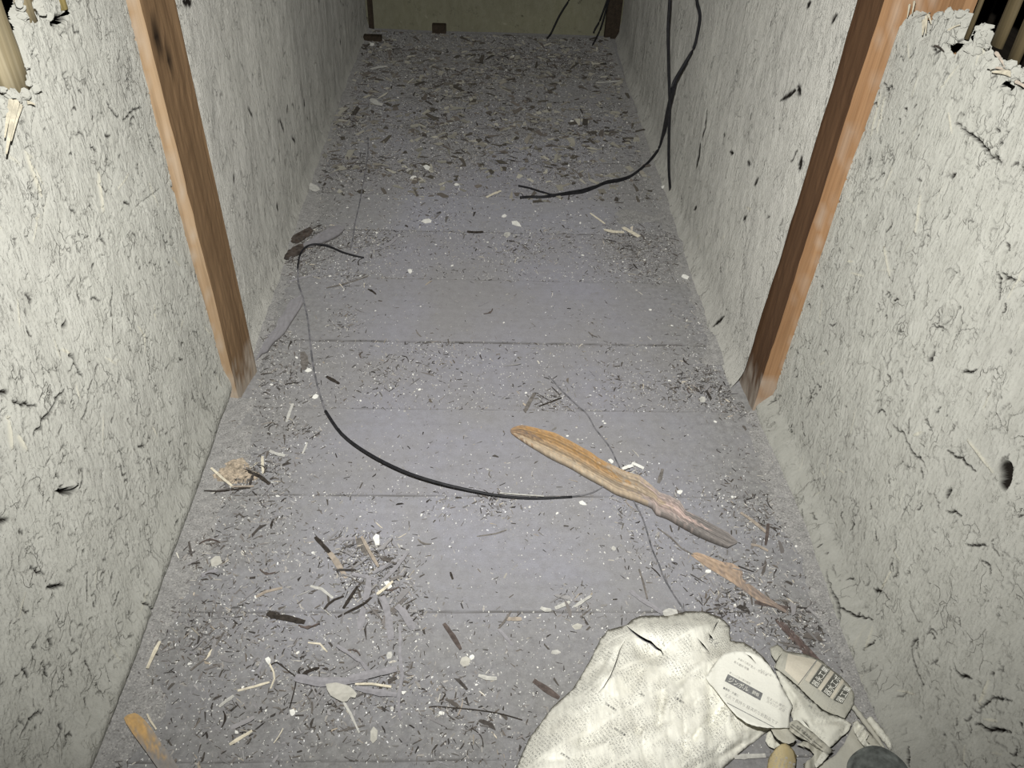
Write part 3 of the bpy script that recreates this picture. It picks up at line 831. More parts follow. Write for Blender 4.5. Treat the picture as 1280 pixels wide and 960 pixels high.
wire([(686,470),(690,474),(702,488),(721,506),(734,518),(743,534),(749,542),(758,553),(765,564),(770,575),(774,583),(779,598,.003),(785,612,.003),(792,626),(802,645),(808,662),(815,686),(824,706),(831,724),(846,749),(857,764)], 0.0016, M_cabled, 'thin dark wire running from the floor centre under the rotten plank to the newspaper')
wire([(460,172),(460,190),(458,206),(453,234),(449,256),(444,278),(441,298),(438,312)], 0.0017, M_cabled, 'thin straight grey wire lying lengthwise on the left side of the far floor')
# cable pair hanging by the right wall: one strand drops straight, one swings down to the floor
yh = at(837, 247).y
hang = [ony(u, v, yh) for u, v in [(838,-60),(837,0),(835,37),(836,94),(837,127),(836,169),(836,210),(838,240)]] + [at(838, 250, 0.004), at(842, 257, 0.004)]
o = link('cable', tube_me('cable', hang, 0.0042), M_cable); tag(o, 'black cable hanging straight down the far right wall to the floor', 'cable'); recenter(o)
yl = at(822, 195).y - 0.01
loop = [ony(u, v, yh+0.01) for u, v in [(868,-60),(872,-20),(871,0),(875,19),(872,41),(867,60),(856,79),(843,101),(840,112)]]
loop += [ony(u, v, yh+(yl-yh)*f_) for u, v, f_ in [(834,139,.3),(829,165,.7),(824,184,.9)]] + fl([(812,201,.012),(801,211,.006),(787,221),(773,226),(756,229),(742,235),(728,240),(711,242),(703,243),(680,246),(664,246),(650,247)], 0.005)
o = link('cable', tube_me('cable', loop, 0.0044), M_cable); tag(o, 'black cable looping off the right wall and trailing left over the far floor', 'cable'); recenter(o)
loop2 = [Vector(p)+Vector((0.010, 0.012, 0.002)) for p in loop[6:18]] + fl([(742,233),(728,237),(711,240),(700,242),(690,243),(678,240),(662,235),(648,232)], 0.010)
o = link('cable', tube_me('cable', loop2, 0.0028), M_cable); tag(o, 'thinner black strand twisted along the looping cable, its end forking upward', 'cable'); recenter(o)
for px, lab in [([(714,-14),(711,0),(705,10),(698,22),(689,41),(684,48)], 'black wire slanting down the middle of the back wall to the floor'),
                ([(763,-10),(759,0),(750,25),(744,36),(742,41)], 'short black wire slanting beside the right corner post of the back wall'),
                ([(765,-10),(761,0),(752,32),(746,46),(741,56)], 'longer black wire beside the right corner post, reaching the floor')]:
    P = [ony(u, v, YB-0.05) for u, v in px[:-1]]
    l = at(*px[-1], 0.004) if 'floor' in lab else ony(*px[-1], YB-0.05)
    if l.y > YB-0.02: l.y = YB-0.05
    o = link('wire', tube_me('wire', P+[l], 0.0042), M_cable); tag(o, lab, 'wire'); recenter(o)
wire([(536,884),(545,883),(570,885),(592,887),(620,891),(640,896),(653,900)], 0.0009, M_darkchip, 'thin dark curved twig reaching right from the litter near the bottom', 'twig', name='twig')
wire([(362,885),(370,850),(362,840),(352,832),(345,828),(337,832)], 0.0010, M_darkchip, 'thin dark curved rootlet in the litter at lower left', 'twig', name='rootlet')
wire([(373,838),(378,846),(392,852),(410,856)], 0.0010, M_darkchip, 'thin dark hooked rootlet on the grey wood strip at lower left', 'twig', name='rootlet')

# ================================================================== TIMBER PIECES
def loft_px(name, top, bot, zb, zt, ncross=9, nst=46, seed=1, rough=0.0025, colf=None, ridge=0.6, mat=None):
    """a splintered piece: top/bot edges in photo pixels lying on the floor"""
    r = np.random.RandomState(seed)
    def res(pl, n):
        P = np.array(pl, float); d = np.r_[0, np.cumsum(np.hypot(*np.diff(P, axis=0).T))]; d /= d[-1]
        t = np.linspace(0, 1, n); return np.stack([np.interp(t, d, P[:, 0]), np.interp(t, d, P[:, 1])], 1)
    A, B = res(top, nst), res(bot, nst)
    V = []; C = []; Fc = []
    gr = r.normal(0, 1, (ncross+1,)); 
    for i in range(nst):
        t = i/(nst-1); env = min(1, 6*t, 6*(1-t))**0.5 if 0 < t < 1 else 0.15
        for k in range(ncross):
            s = k/(ncross-1)
            uu = A[i]*(1-s)+B[i]*s
            # top edge thin, lower edge thick
            hgt = zb + (zt-zb)*(0.25+0.75*min(1, s/ridge))*env
            hgt += (gr[k]*0.85+0.13*r.randn())*rough*env*(0.5 if k == ncross-1 else 1)*(0 if k in (0,) else 1)
            p = at(uu[0], uu[1], max(hgt, 0.001)); V.append(p); C.append(colf(t, s, r) if colf else (0.3, 0.25, 0.2))
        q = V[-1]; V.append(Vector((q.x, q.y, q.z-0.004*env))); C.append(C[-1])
        V.append(Vector((q.x+0.001, q.y+0.004, 0.0005))); C.append((0.03, 0.024, 0.02))  # underside coloured near black, painting the shade beneath the piece
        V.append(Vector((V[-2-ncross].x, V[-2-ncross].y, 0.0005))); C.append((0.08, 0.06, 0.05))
    m = ncross+3
    for i in range(nst-1):
        for k in range(m):
            a = i*m+k; b = i*m+(k+1) % m
            Fc.append((a, a+m, b+m, b))
    Fc.append(tuple(range(m))); Fc.append(tuple((nst-1)*m+k for k in range(m))[::-1])
    me = mesh(name, V, Fc, False); vcol(me, np.array(C))
    o = link(name, me, mat or M_rough)
    return recenter(o)
def lerp3(a, b, t): return tuple(a[i]*(1-t)+b[i]*t for i in range(3))
GR = np.random.RandomState(4).uniform(0.62, 1.22, 32)
def plank_col(t, s, r):
    org = (0.43, 0.265, 0.12); pale = (0.47, 0.38, 0.27); grey = (0.27, 0.245, 0.225); pink = (0.56, 0.43, 0.38)
    t = t+0.05*math.sin(s*9)+0.03*r.randn()
    gk = GR[int(s*23+t*1.5+0.6*math.sin(t*9)) % 32]
    if t < 0.07: c = lerp3((0.38, 0.25, 0.15), (0.16, 0.12, 0.09), r.rand()*0.8)
    elif t < 0.45: c = lerp3(org, pale, min(1, max(0, (s-0.45)*2.4))+0.1*r.randn())
    elif t < 0.62: c = lerp3(pale, (0.42, 0.33, 0.24), 0.5+0.3*r.randn())
    elif t < 0.80: c = lerp3(pink, grey, abs(s-0.5)*1.5+0.15*r.randn())
    else: c = lerp3(grey, (0.20, 0.18, 0.17), r.rand())
    k = (1+0.08*r.randn())*gk; return tuple(max(0.03, x*k) for x in c)
top = [(638,537),(641,534),(652,531),(671,535),(694,541),(715,552),(740,566),(749,573),(765,581),(782,589),(799,594),(814,606),(824,615),(836,619),(850,626),(857,638),(874,646),(892,656),(911,666),(922,677)]
bot = [(639,541),(650,547),(665,555),(694,570),(715,580),(735,592),(752,601),(770,612),(787,618),(799,622),(816,629),(822,638),(836,643),(867,661),(890,673),(911,683),(921,679)]
o = loft_px('rotten_plank', top, bot, 0.006, 0.022, 21, 120, 3, 0.0024, plank_col)
tag(o, 'long rotten splintered plank, orange at its upper end and grey at its lower, lying diagonally', 'plank')
top = [(864,692),(870,690),(877,692),(890,697),(902,702),(915,704),(924,709),(929,716),(927,723),(940,732),(952,741),(968,752),(986,764)]
bot = [(864,694),(875,701),(887,709),(900,717),(915,726),(932,738),(952,752),(968,757),(985,767)]
def spl_col(t, s, r):
    c = lerp3((0.46, 0.34, 0.24), (0.25, 0.20, 0.17), min(1, max(0, t*1.6-0.3+0.3*r.randn()))); k = 1+0.14*r.randn(); return tuple(max(0.03, x*k) for x in c)
o = loft_px('wood_splinter', top, bot, 0.002, 0.008, 8, 40, 5, 0.0012, spl_col)
tag(o, 'short tan splintered sliver of wood between the rotten plank and the newspaper', 'splinter')
top = [(156,896),(160,893),(168,891),(173,893),(180,899),(190,911),(201,927),(216,948),(240,985)]
bot = [(155,898),(158,905),(168,920),(182,939),(197,960),(206,975),(214,990)]
def st_col(t, s, r):
    a = abs(s-0.45); c = lerp3((0.55, 0.36, 0.15), (0.30, 0.28, 0.26), min(1, max(0, t*2.4-0.75+a*1.2+0.25*r.randn())))
    k = 1+0.06*r.randn(); return tuple(max(0.03, x*k) for x in c)
o = loft_px('wooden_stick', top, bot, 0.012, 0.017, 9, 30, 6, 0.0004, st_col, 0.3)
tag(o, 'dust-grey wooden stick with an orange worn end at the lower left corner', 'stick')
top = [(450-73,368),(378,367),(372,371),(362,375),(357,387),(352,394),(347,400),(346,408),(340,414),(334,420),(330,427),(326,436),(320,448)]
bot = [(379,377),(374,384),(370,389),(362,401),(355,413),(348,420),(342,424),(337,430),(333,437),(326,440),(319,451)]
def jit(c, a, r):
    k = max(0.3, 1+a*r.randn()); return tuple(x*k for x in c)
gcol = lambda t, s, r: jit((0.275, 0.265, 0.275), 0.07, r)
o = loft_px('bark_strip', top, bot, 0.003, 0.012, 7, 30, 7, 0.0006, gcol)
tag(o, 'smooth grey dusty bark strip leaning toward the foot of the left post', 'bark')
top = [(378,305),(388,299),(400,291),(411,285),(421,281),(426,282),(431,284)]
bot = [(379,309),(386,306),(395,303),(406,299),(415,295),(424,290),(430,286)]
o = loft_px('bark_strip', top, bot, 0.004, 0.014, 7, 20, 8, 0.0008, gcol)
tag(o, 'curled grey bark piece under the top bend of the arcing cable', 'bark')
dcol = lambda t, s, r: jit((0.06, 0.045, 0.036), 0.3, r)
top = [(350,317),(356,313),(365,309),(374,305),(381,304)]
bot = [(350,327),(356,322),(366,318),(374,314),(382,311)]
o = loft_px('bark_chunk', top, bot, 0.003, 0.014, 6, 14, 9, 0.003, dcol)
tag(o, 'dark brown fibrous bark chunk against the foot of the far left wall', 'bark')
top = [(360,300),(368,293),(378,288),(388,283)]
bot = [(364,304),(374,300),(382,295),(391,288)]
o = loft_px('bark_chunk', top, bot, 0.003, 0.012, 6, 14, 10, 0.003, dcol)
tag(o, 'smaller dark bark chunk just above the fibrous one by the far left wall', 'bark')
# dark wood bits beside the newspaper
top = [(972,772),(985,782),(1000,797),(1012,810),(1028,828)]
bot = [(970,776),(983,790),(997,806),(1008,818),(1020,830)]
bcol = lambda t, s, r: jit((0.12, 0.085, 0.075), 0.3, r)
o = loft_px('bark_strip', top, bot, 0.002, 0.010, 7, 22, 12, 0.0025, bcol)
tag(o, 'dark brown splintered bark running along the top of the grey newspaper', 'bark')
# little wooden block at the foot of the back wall
p = at(549, 41)
o = box('wooden_block', p.x-0.032, p.x+0.032, YB-0.045, YB-0.008, -0.002, 0.036, M_dwood, None, 0.002)
tag(o, 'small dark wooden block at the foot of the back wall', 'block'); recenter(o)
p0, p1 = at(456, 47), at(478, 49)
o = box('wooden_block', p0.x, p1.x, p0.y-0.05, p0.y-0.015, -0.002, 0.022, M_dwood, None, 0.002)
tag(o, 'low dark piece of wood on the floor in the back left corner', 'block'); recenter(o)

# ---- ribbons: flat strips, straws, peels
def ribbon_me(name, px, wpx, th, z, seed=0, jag=0.12):
    r = np.random.RandomState(seed+101)
    P = [Vector(at(p[0], p[1], (p[2] if len(p) > 2 else z))) for p in px]
    sc = mpp(*px[len(px)//2][:2])
    # resample
    Q = []
    for i in range(len(P)-1):
        for k in range(3): Q.append(P[i].lerp(P[i+1], k/3))
    Q.append(P[-1]); n = len(Q); V = []; Fc = []
    for i, q in enumerate(Q):
        d = (Q[min(n-1, i+1)]-Q[max(0, i-1)]).normalized(); s = Vector((-d.y, d.x, 0)).normalized()
        t = i/(n-1); w = wpx*sc/2*(0.75+0.25*math.sin(math.pi*t))*(1+jag*r.randn())
        w = max(w, 0.0004)
        zz = q.z + 0.0012*math.sin(3*t+seed)
        a, b = q-s*w, q+s*w
        V += [(a.x, a.y, zz-th/2), (b.x, b.y, zz-th/2), (b.x, b.y, zz+th/2), (q.x, q.y, zz+th/2+w*0.18), (a.x, a.y, zz+th/2)]
    for i in range(n-1):
        for k in range(5):
            a = i*5+k; b = i*5+(k+1) % 5
            Fc.append((a, b, b+5, a+5))
    Fc.append((4, 3, 2, 1, 0)); Fc.append(tuple((n-1)*5+k for k in range(5)))
    return mesh(name, V, Fc)
RSEED = [0]
def ribbon(name, px, wpx, mat, label, cat, th=0.0014, z=0.004, group=None):
    RSEED[0] += 1
    o = link(name, ribbon_me(name, px, wpx, th, z, RSEED[0]), mat); tag(o, label, cat, group); return recenter(o)
G = M_grey
R = ribbon
# the litter pile left of centre
R('straw', [(452,671,.016),(462,690,.016),(473,708,.012)], 4, M_tan, 'tan straw with a white tip, topmost on the litter pile left of centre', 'straw')
R('straw', [(491,727,.014),(481,735,.013),(471,742,.010)], 3.6, M_cream, 'pale cream straw slanting right across the litter pile left of centre', 'straw')
R('bark_peel', [(461,722,.009),(460,735,.009),(457,750,.007)], 8, G, 'wide lilac-grey peel standing below the crossing straws of the litter pile', 'peel')
R('bark_peel', [(454,760,.006),(452,772,.005),(450,787,.003)], 9, G, 'pale grey upright peel at the lower left of the litter pile', 'peel')
R('bark_peel', [(478,745,.008),(483,760,.008),(486,775,.006),(489,800,.004)], 9, G, 'long grey peel pointing down from the litter pile', 'peel')
R('bark_peel', [(496,757,.010),(504,765,.010),(510,775,.008),(517,787,.004)], 10, G, 'broad grey peel with dark edge, lowest right of the litter pile', 'peel')
R('bark_peel', [(496,701,.011),(482,708,.011),(466,716,.009)], 4.5, G, 'narrow grey peel slanting up right through the litter pile', 'peel')
R('bark_peel', [(440,718,.008),(455,720,.008),(470,724,.006)], 4.5, G, 'narrow grey peel lying level across the litter pile', 'peel')
R('bark_peel', [(510,690,.008),(500,702,.009),(490,714,.009),(478,726,.008)], 5, G, 'grey peel on the right side of the litter pile above the white crumb', 'peel')
R('bark_peel', [(447,673,.006),(453,683,.006),(459,693,.005)], 9, M_mid, 'short wide grey-brown chip left of the tan straw', 'chip')
R('bark_peel', [(416,673,.004),(430,674,.004),(443,673,.004)], 4, G, 'thin flat grey sliver at the top left of the litter pile', 'peel')
R('bark_chip', [(394,671,.005),(402,680,.005),(412,691,.005)], 5, M_darkchip, 'dark brown bark stick at the upper left of the litter pile', 'bark')
R('bark_chip', [(411,690,.004),(420,702,.004),(433,722,.004)], 7, M_tan, 'tan-brown bark stick continuing down from the dark one', 'bark')
R('root', [(464,747,.010),(456,754,.010),(447,759,.008),(436,764,.004),(422,771,.003)], 2.6, M_darkchip, 'black curved root crossing the bottom of the litter pile', 'root')
R('root', [(447,733,.007),(440,743,.007),(434,752,.005),(429,760,.004)], 4, M_darkchip, 'short dark root left of the lilac-grey peel', 'root')
R('root', [(430,745,.004),(418,749,.004),(410,755,.004),(405,762,.003)], 3, M_darkchip, 'black hooked root at the lower left of the litter pile', 'root')
R('straw', [(388,732,.003),(402,736,.003),(416,748,.003)], 3.4, M_pale, 'pale bent sliver left of the black hooked root', 'straw')
# bottom litter
R('wood_strip', [(369,846,.006),(385,850,.008),(402,853,.008),(430,852,.008),(460,846,.006)], 12, M_grey, 'long grey dusty wood strip in the litter at bottom left', 'strip')
R('wood_strip', [(436,848,.011),(455,845,.013),(475,841,.013),(496,836,.010)], 9, M_grey, 'raised grey wood strip right of the pale leaf', 'strip')
R('straw', [(444,855.5,.010),(465,855,.010),(489,858,.008)], 2.8, M_cream, 'cream reed lying between two grey strips beside the pale leaf', 'straw')
R('wood_strip', [(445,860,.008),(465,864,.009),(496,868,.007)], 8, M_grey, 'mauve-grey strip with a black edge shadow right of the pale leaf', 'strip')
R('twig', [(421,807,.010),(436,816,.012),(451,826,.010),(461,840,.008)], 4.5, M_grey, 'curved grey twig arching onto the grey wood strips', 'twig')
R('twig', [(500,780,.006),(500,800,.008),(500,820,.010),(503,845,.012),(499,868,.010),(498,885,.006),(501,900,.003)], 4, M_grey, 'long upright grey twig crossing the right end of the strips', 'twig')
R('twig', [(539,768+25,.003),(560,795,.004),(576,811,.003)], 0.1, M_brown, 'thin brown sliver hidden in the grit', 'twig') if False else None
R('bark_chip', [(555,779,.004),(566,795,.004),(576,812,.003)], 6, M_brown, 'brown bark stick lying alone right of the litter pile', 'bark')
R('twig', [(429,877,.005),(438,892,.004),(449,916,.003)], 3.2, M_pale, 'pale thin stalk pointing down right from the pale leaf', 'twig')
R('straw', [(337,853,.003),(320,858,.003),(297,863,.002)], 2.8, M_cream, 'white straw lying level near the left wall, right of the bent one', 'straw')
R('straw', [(337,830,.003),(342,840,.003),(343,848,.003),(338,860,.003)], 2.2, M_cream, 'white bent straw hanging from a white crumb', 'straw')
R('straw', [(333,814,.002),(325,834,.003),(316,857,.002)], 2.6, M_grey, 'grey straw beside the white bent straw', 'straw')
R('straw', [(315,913,.003),(300,922,.003),(287,931,.003)], 4.4, M_cream, 'pale stalk at the bottom left, nearest the stick with orange end', 'straw')
R('straw', [(292,869,.003),(283,876,.003),(274,884,.003)], 4, M_pale, 'short pale grey stalk above the bottom left pale stalk', 'straw')
R('straw', [(385,803,.002),(400,805,.003),(405,811,.003),(409,815,.002)], 2, M_cream, 'tiny white bent fibre above the grey wood strip', 'straw')
R('straw', [(200,802,.014),(192,818,.013),(184,835,.012)], 4.4, M_cream, 'cream straw on the dust band at the foot of the left wall', 'straw')
R('straw', [(184,893,.012),(188,901,.012),(195,911,.010)], 2.2, M_cream, 'thin white straw beside the stick with orange end', 'straw')
R('straw', [(266,812,.003),(261,818,.003),(255,824,.003)], 3.6, M_cream, 'short white sliver on a dark twig near the left wall', 'straw')
R('twig', [(280,790,.003),(268,808,.003),(255,824,.003),(238,838,.003)], 3, M_mid, 'grey-brown twig slanting under the short white sliver', 'twig')
R('dry_leaf', [(334,766,.005),(344,770,.006),(358,772,.006),(372,776,.005),(381,778,.004)], 7, M_darkchip, 'nearly black long leaf on the board joint at lower left', 'leaf')
R('straw', [(320,746,.003),(332,740,.003),(353,735,.003)], 3.6, M_tan, 'brown curled sliver above the nearly black leaf', 'straw')
# left, at the foot of the wall
R('straw', [(264,585,.016),(278,598,.014),(292,609,.010)], 3.2, M_cream, 'pale tan reed over the tan crumb heap by the left wall', 'straw')
R('straw', [(290,609,.010),(304,608,.009),(317,607,.008)], 2.6, M_tan, 'thin tan reed at the lower edge of the tan crumb heap', 'straw')
R('straw', [(328,571,.004),(328,581,.005),(329,591,.004)], 3.6, M_cream, 'upright pale stub right of the tan crumb heap', 'straw')
R('straw', [(384,553,.003),(381,560,.003),(378,567,.002)], 2.2, M_pale, 'tiny pale straw right of the dark chips by the left wall', 'straw')
R('bark_peel', [(337,563,.005),(346,567,.006),(356,570,.005)], 4.4, M_pale, 'light grey sliver among dark chips by the left wall', 'peel')
R('root', [(255,613,.005),(275,614,.005),(295,612,.005),(312,610,.004)], 2, M_darkchip, 'black thin stick at the bottom of the tan crumb heap', 'root')
R('bark_chip', [(300,586,.005),(312,590,.006),(325,596,.005),(337,605,.004)], 4.5, M_darkchip, 'dark brown chip at the right of the tan crumb heap', 'bark')
R('bark_peel', [(252,720,.004),(262,716,.004),(272,712,.003)], 6, G, 'grey peel on the dust band at the left wall', 'peel')
# centre and right
R('straw', [(608,247,.005),(617,242,.006),(626,238,.005)], 3.4, M_cream, 'cream chip left of the forked cable end on the far floor', 'chip')
R('straw', [(755,287,.008),(767,289,.008),(780,290,.007)], 5, M_cream, 'cream reed lying level in the pale heap by the far right wall', 'straw')
R('straw', [(779,284,.009),(788,289,.008),(799,296,.006)], 6.5, M_cream, 'wider cream reed slanting down in the pale heap by the far right wall', 'straw')
R('straw', [(738,266,.004),(747,273,.005),(756,280,.006)], 2.2, M_cream, 'thin cream stalk at the left of the pale heap', 'straw')
R('straw', [(778,586,.012),(784,584,.013),(791,582,.012)], 4.2, M_white, 'left white chip just above the rotten plank', 'chip')
R('straw', [(790,579,.006),(797,582,.006),(805,585,.005)], 4.6, M_white, 'right white chip just above the rotten plank', 'chip')
R('bark_chip', [(828,587,.004),(826,595,.004),(823,603,.003)], 4.6, M_mid, 'grey-brown stub standing right of the white chips', 'chip')
R('bark_chip', [(668,492,.004),(662,502,.004),(656,514,.003)], 4.5, M_mid, 'grey-brown sliver above the upper end of the plank', 'chip')
R('root', [(702,497,.003),(688,502,.003),(674,508,.003)], 1.8, M_darkchip, 'thin dark twig near the start of the centre wire', 'root')
R('straw', [(926,640,.008),(940,650,.008),(958,666,.006)], 4, M_tan, 'tan reed by the right wall beyond the plank end', 'straw')
R('straw', [(939,680,.004),(949,683,.004),(960,689,.004)], 3, M_tan, 'short tan reed below the longer one by the right wall', 'straw')
R('rusty_nail', [(960,655,.010),(959,666,.009),(957,681,.003)], 3.4, M_brown, 'rusty brown nail-like spike at the end of the tan reed', 'nail')
R('bark_chip', [(943,753,.003),(962,756,.004),(988,760,.003)], 6, M_brown, 'flat dark purple-brown chip above the newspaper', 'chip')
R('straw', [(739,745,.008),(730,750,.008),(718,758,.006)], 3.6, M_pale, 'pale stalk on the board joint left of the newspaper', 'straw')
R('bark_peel', [(694,760,.006),(703,756,.008),(712,752,.006)], 5, M_pale, 'light grey peel on the board joint left of the pale stalk', 'peel')
R('bark_peel', [(676,759,.006),(682,762,.007),(689,763,.004)], 5, M_pale, 'small curled pale peel over a dark hole in the joint', 'peel')
R('bark_peel', [(633,773,.003),(642,774,.004),(652,774,.003)], 5, M_tan, 'flat pale tan flake below the board joint at centre', 'peel')
R('root', [(639,764,.004),(632,775,.004),(623,786,.003)], 2.4, M_mid, 'dark bent root below the board joint at centre', 'root')
R('bark_chip', [(623,787,.003),(632,796,.003),(641,806,.003)], 3.6, M_grey, 'slender lilac-grey stick left of the newspaper', 'chip')
R('bark_chip', [(667,851,.003),(681,860,.004),(699,872,.003)], 7, M_brown, 'flat mauve-brown chip at the left edge of the newspaper', 'chip')
R('straw', [(598,844,.004),(609,847,.005),(621,848,.003)], 5, M_pale, 'pale grey chip near the bottom centre', 'chip')
R('bark_peel', [(788,738,.006),(800,748,.008),(815,757,.008),(828,767,.006)], 5, M_grey, 'long grey peel with a dark edge just above the newspaper', 'peel')
R('root', [(799,711,.004),(804,728,.005),(809,749,.004)], 2.4, M_mid, 'thin dark twig above the long grey peel', 'root')
R('root', [(822,660,.004),(838,672,.004),(852,686,.003),(867,694,.003)], 1.6, M_mid, 'thin dark fibre running from plank to splinter', 'root')
R('bark_peel', [(478,310,.004),(488,304,.005),(496,296,.004)], 5, M_grey, 'grey peel at the end of the cable\'s upper loop', 'peel')
R('straw', [(362,352,.003),(378,347,.004),(390,343,.003)], 3.4, M_grey, 'thin grey sliver crossing under the cable at left', 'peel')
R('root', [(408,360,.003),(425,356,.003),(445,350,.003),(460,345,.003)], 2, M_mid, 'thin dark root right of the cable at left', 'root')
R('bark_chip', [(584,289,.003),(594,290,.004),(604,290,.003)], 4.6, M_darkchip, 'dark flat chip on a joint in the far floor centre', 'chip')
R('bark_chip', [(408,470,.003),(418,476,.004),(424,480,.003)], 4, M_darkchip, 'small black leaf bits right of the dusty cable', 'chip')
R('bark_peel', [(378,440,.003),(381,450,.004),(380,462,.003)], 9, M_mid, 'wide grey-brown flake under the dusty cable', 'peel')
R('straw', [(366,505,.003),(362,516,.004),(358,527,.003)], 3.6, M_pale, 'pale straw left of the cable where it turns black', 'straw')
R('straw', [(633,663,.002),(620,667,.002),(596,670,.002)], 1.4, M_mid, 'hair-thin bent fibre on the clean boards at centre', 'straw')
R('bark_chip', [(595,659-10,.0),(596,650,.0)], 0.2, M_mid, '', 'x') if False else None
R('bark_chip', [(696,629+12,.003),(697,642,.003)], 4, M_white, 'small white flake left of the end of the arcing cable', 'chip')
R('straw', [(563,715,.003),(566,724,.003)], 3, M_darkchip, 'small dark spike on the clean boards below the cable', 'chip')
R('wood_strip', [(745,103,.006),(765,102,.008),(778,101,.005)], 3.5, M_pale, 'pale dusty stick by the far right wall near the back', 'stick')
R('bark_peel', [(464,86,.006),(474,84,.008),(484,83,.006)], 6, M_pale, 'pale flat flake in the far left of the floor', 'peel')
R('bark_peel', [(465,124,.006),(470,129,.008),(478,131,.005)], 9, M_pale, 'pale plaster flake in the far left, nearer than the flat one', 'peel')
R('bark_peel', [(383,229,.006),(390,233,.008),(397,238,.006)], 10, M_pale, 'pale plaster flake by the foot of the far left wall', 'peel')

# polygon pieces with own outline
def poly_piece(name, px, z, th, mat, label, cat, warp=0.002, seed=0):
    r = np.random.RandomState(seed+900)
    n = len(px); cu = sum(p[0] for p in px)/n; cv = sum(p[1] for p in px)/n
    V = []; C = at(cu, cv, z+warp)
    ring = [at(p[0], p[1], z+r.uniform(-0.4, 0.6)*warp) for p in px]
    mid = [Vector(C).lerp(q, 0.55)+Vector((0, 0, r.uniform(-0.3, 0.5)*warp)) for q in ring]
    V = ring+mid+[C]+[q-Vector((0, 0, th)) for q in ring]; Fc = []
    for i in range(n):
        j = (i+1) % n
        Fc += [(i, j, n+j, n+i), (n+i, n+j, 2*n), (2*n+1+i, 2*n+1+j, j, i)]
    Fc.append(tuple(2*n+1+i for i in range(n))[::-1])
    me = mesh(name, V, Fc); bm = bmesh.new(); bm.from_mesh(me); bmesh.ops.recalc_face_normals(bm, faces=bm.faces); bm.to_mesh(me); bm.free()
    o = link(name, me, mat); tag(o, label, cat); return recenter(o)
M_leaf = flat('pale_dry_leaf', (0.50, 0.485, 0.43), 0.9, 0.1, 80)
poly_piece('dry_leaf', [(407,855),(420,853),(436,857),(441,861),(446,867),(444,872),(438,871),(434,876),(428,877),(420,873),(413,869),(409,862)], .012, .001, M_leaf, 'pale papery dry leaf lying on the grey strips near the bottom', 'leaf')
poly_piece('dry_leaf', [(467,908),(472,913),(471,924),(466,929),(463,925),(463,914)], .004, .001, M_leaf, 'small pale oval leaf just below the litter at the bottom', 'leaf')
poly_piece('plaster_flake', [(577,822),(583,820),(588,824),(586,830),(579,832),(575,828)], .005, .004, M_leaf, 'irregular pale flake right of the upright twig near the bottom', 'flake')
poly_piece('plaster_flake', [(263,700),(269,695),(275,695),(277,701),(270,705),(264,706)], .009, .006, M_leaf, 'bright plaster lump on the dust band by the left wall', 'flake')
poly_piece('plaster_flake', [(715,782),(722,779),(728,781),(726,785),(719,786)], .004, .003, M_leaf, 'flat pale flake left of the newspaper, below the board joint', 'flake')
poly_piece('plaster_flake', [(690,813),(697,812),(701,815),(695,817),(689,816)], .004, .003, M_pale, 'flat pale flake below left of the other, nearest the paper edge', 'flake')
poly_piece('wood_chip', [(828,764),(836,760),(846,762),(848,769),(840,772),(832,772)], .006, .003, M_pale, 'pale grey chip touching the top edge of the newspaper', 'chip')
poly_piece('plaster_flake', [(480,727),(486,726),(490,732),(485,735)], .012, .004, M_white, 'white angular crumb on the right of the litter pile', 'crumb')
poly_piece('plaster_flake', [(470,667),(474,669),(474,679),(469,679),(466,672)], .010, .006, M_white, 'white plaster lump at the top of the litter pile', 'crumb')
# big mound of loose plaster at the foot of the far right wall
def mound(name, c, rx, ry, hgt, mat, label, cat, seed=0):
    P = at(*c); n, m = 22, 12; r = np.random.RandomState(seed)
    V = [(P.x, P.y, hgt)]; Fc = []
    for i in range(1, m):
        t = i/(m-1)
        for k in range(n):
            a = 2*math.pi*k/n; w = 1+0.22*math.sin(3*a+seed)+0.10*r.randn()
            V.append((P.x+math.cos(a)*rx*t*w, P.y+math.sin(a)*ry*t*w, -0.003 if i == m-1 else hgt*(1-t)**0.9*(1+0.25*r.randn())))
    for k in range(n): Fc.append((0, 1+k, 1+(k+1) % n))
    for i in range(m-2):
        for k in range(n):
            a = 1+i*n+k; b = 1+i*n+(k+1) % n; Fc.append((a, a+n, b+n, b))
    o = link(name, mesh(name, V, Fc), mat); tag(o, label, cat, kind='stuff'); return recenter(o)
mound('plaster_rubble', (836,276), 0.035, 0.055, 0.014, M_drift, 'pale heap of crumbled plaster at the foot of the far right wall', 'rubble', 1)
mound('plaster_rubble', (795,272), 0.075, 0.045, 0.010, M_drift, 'low fan of plaster crumbs and straw beside the far right wall', 'rubble', 2)
M_tanheap = flat('tan_clay_crumb', (0.40, 0.335, 0.255), 0.9, 0.45, 160, 0.9)
mound('plaster_rubble', (292,592), 0.045, 0.035, 0.014, M_tanheap, 'small heap of tan and orange crumbs by the near left wall', 'rubble', 3)

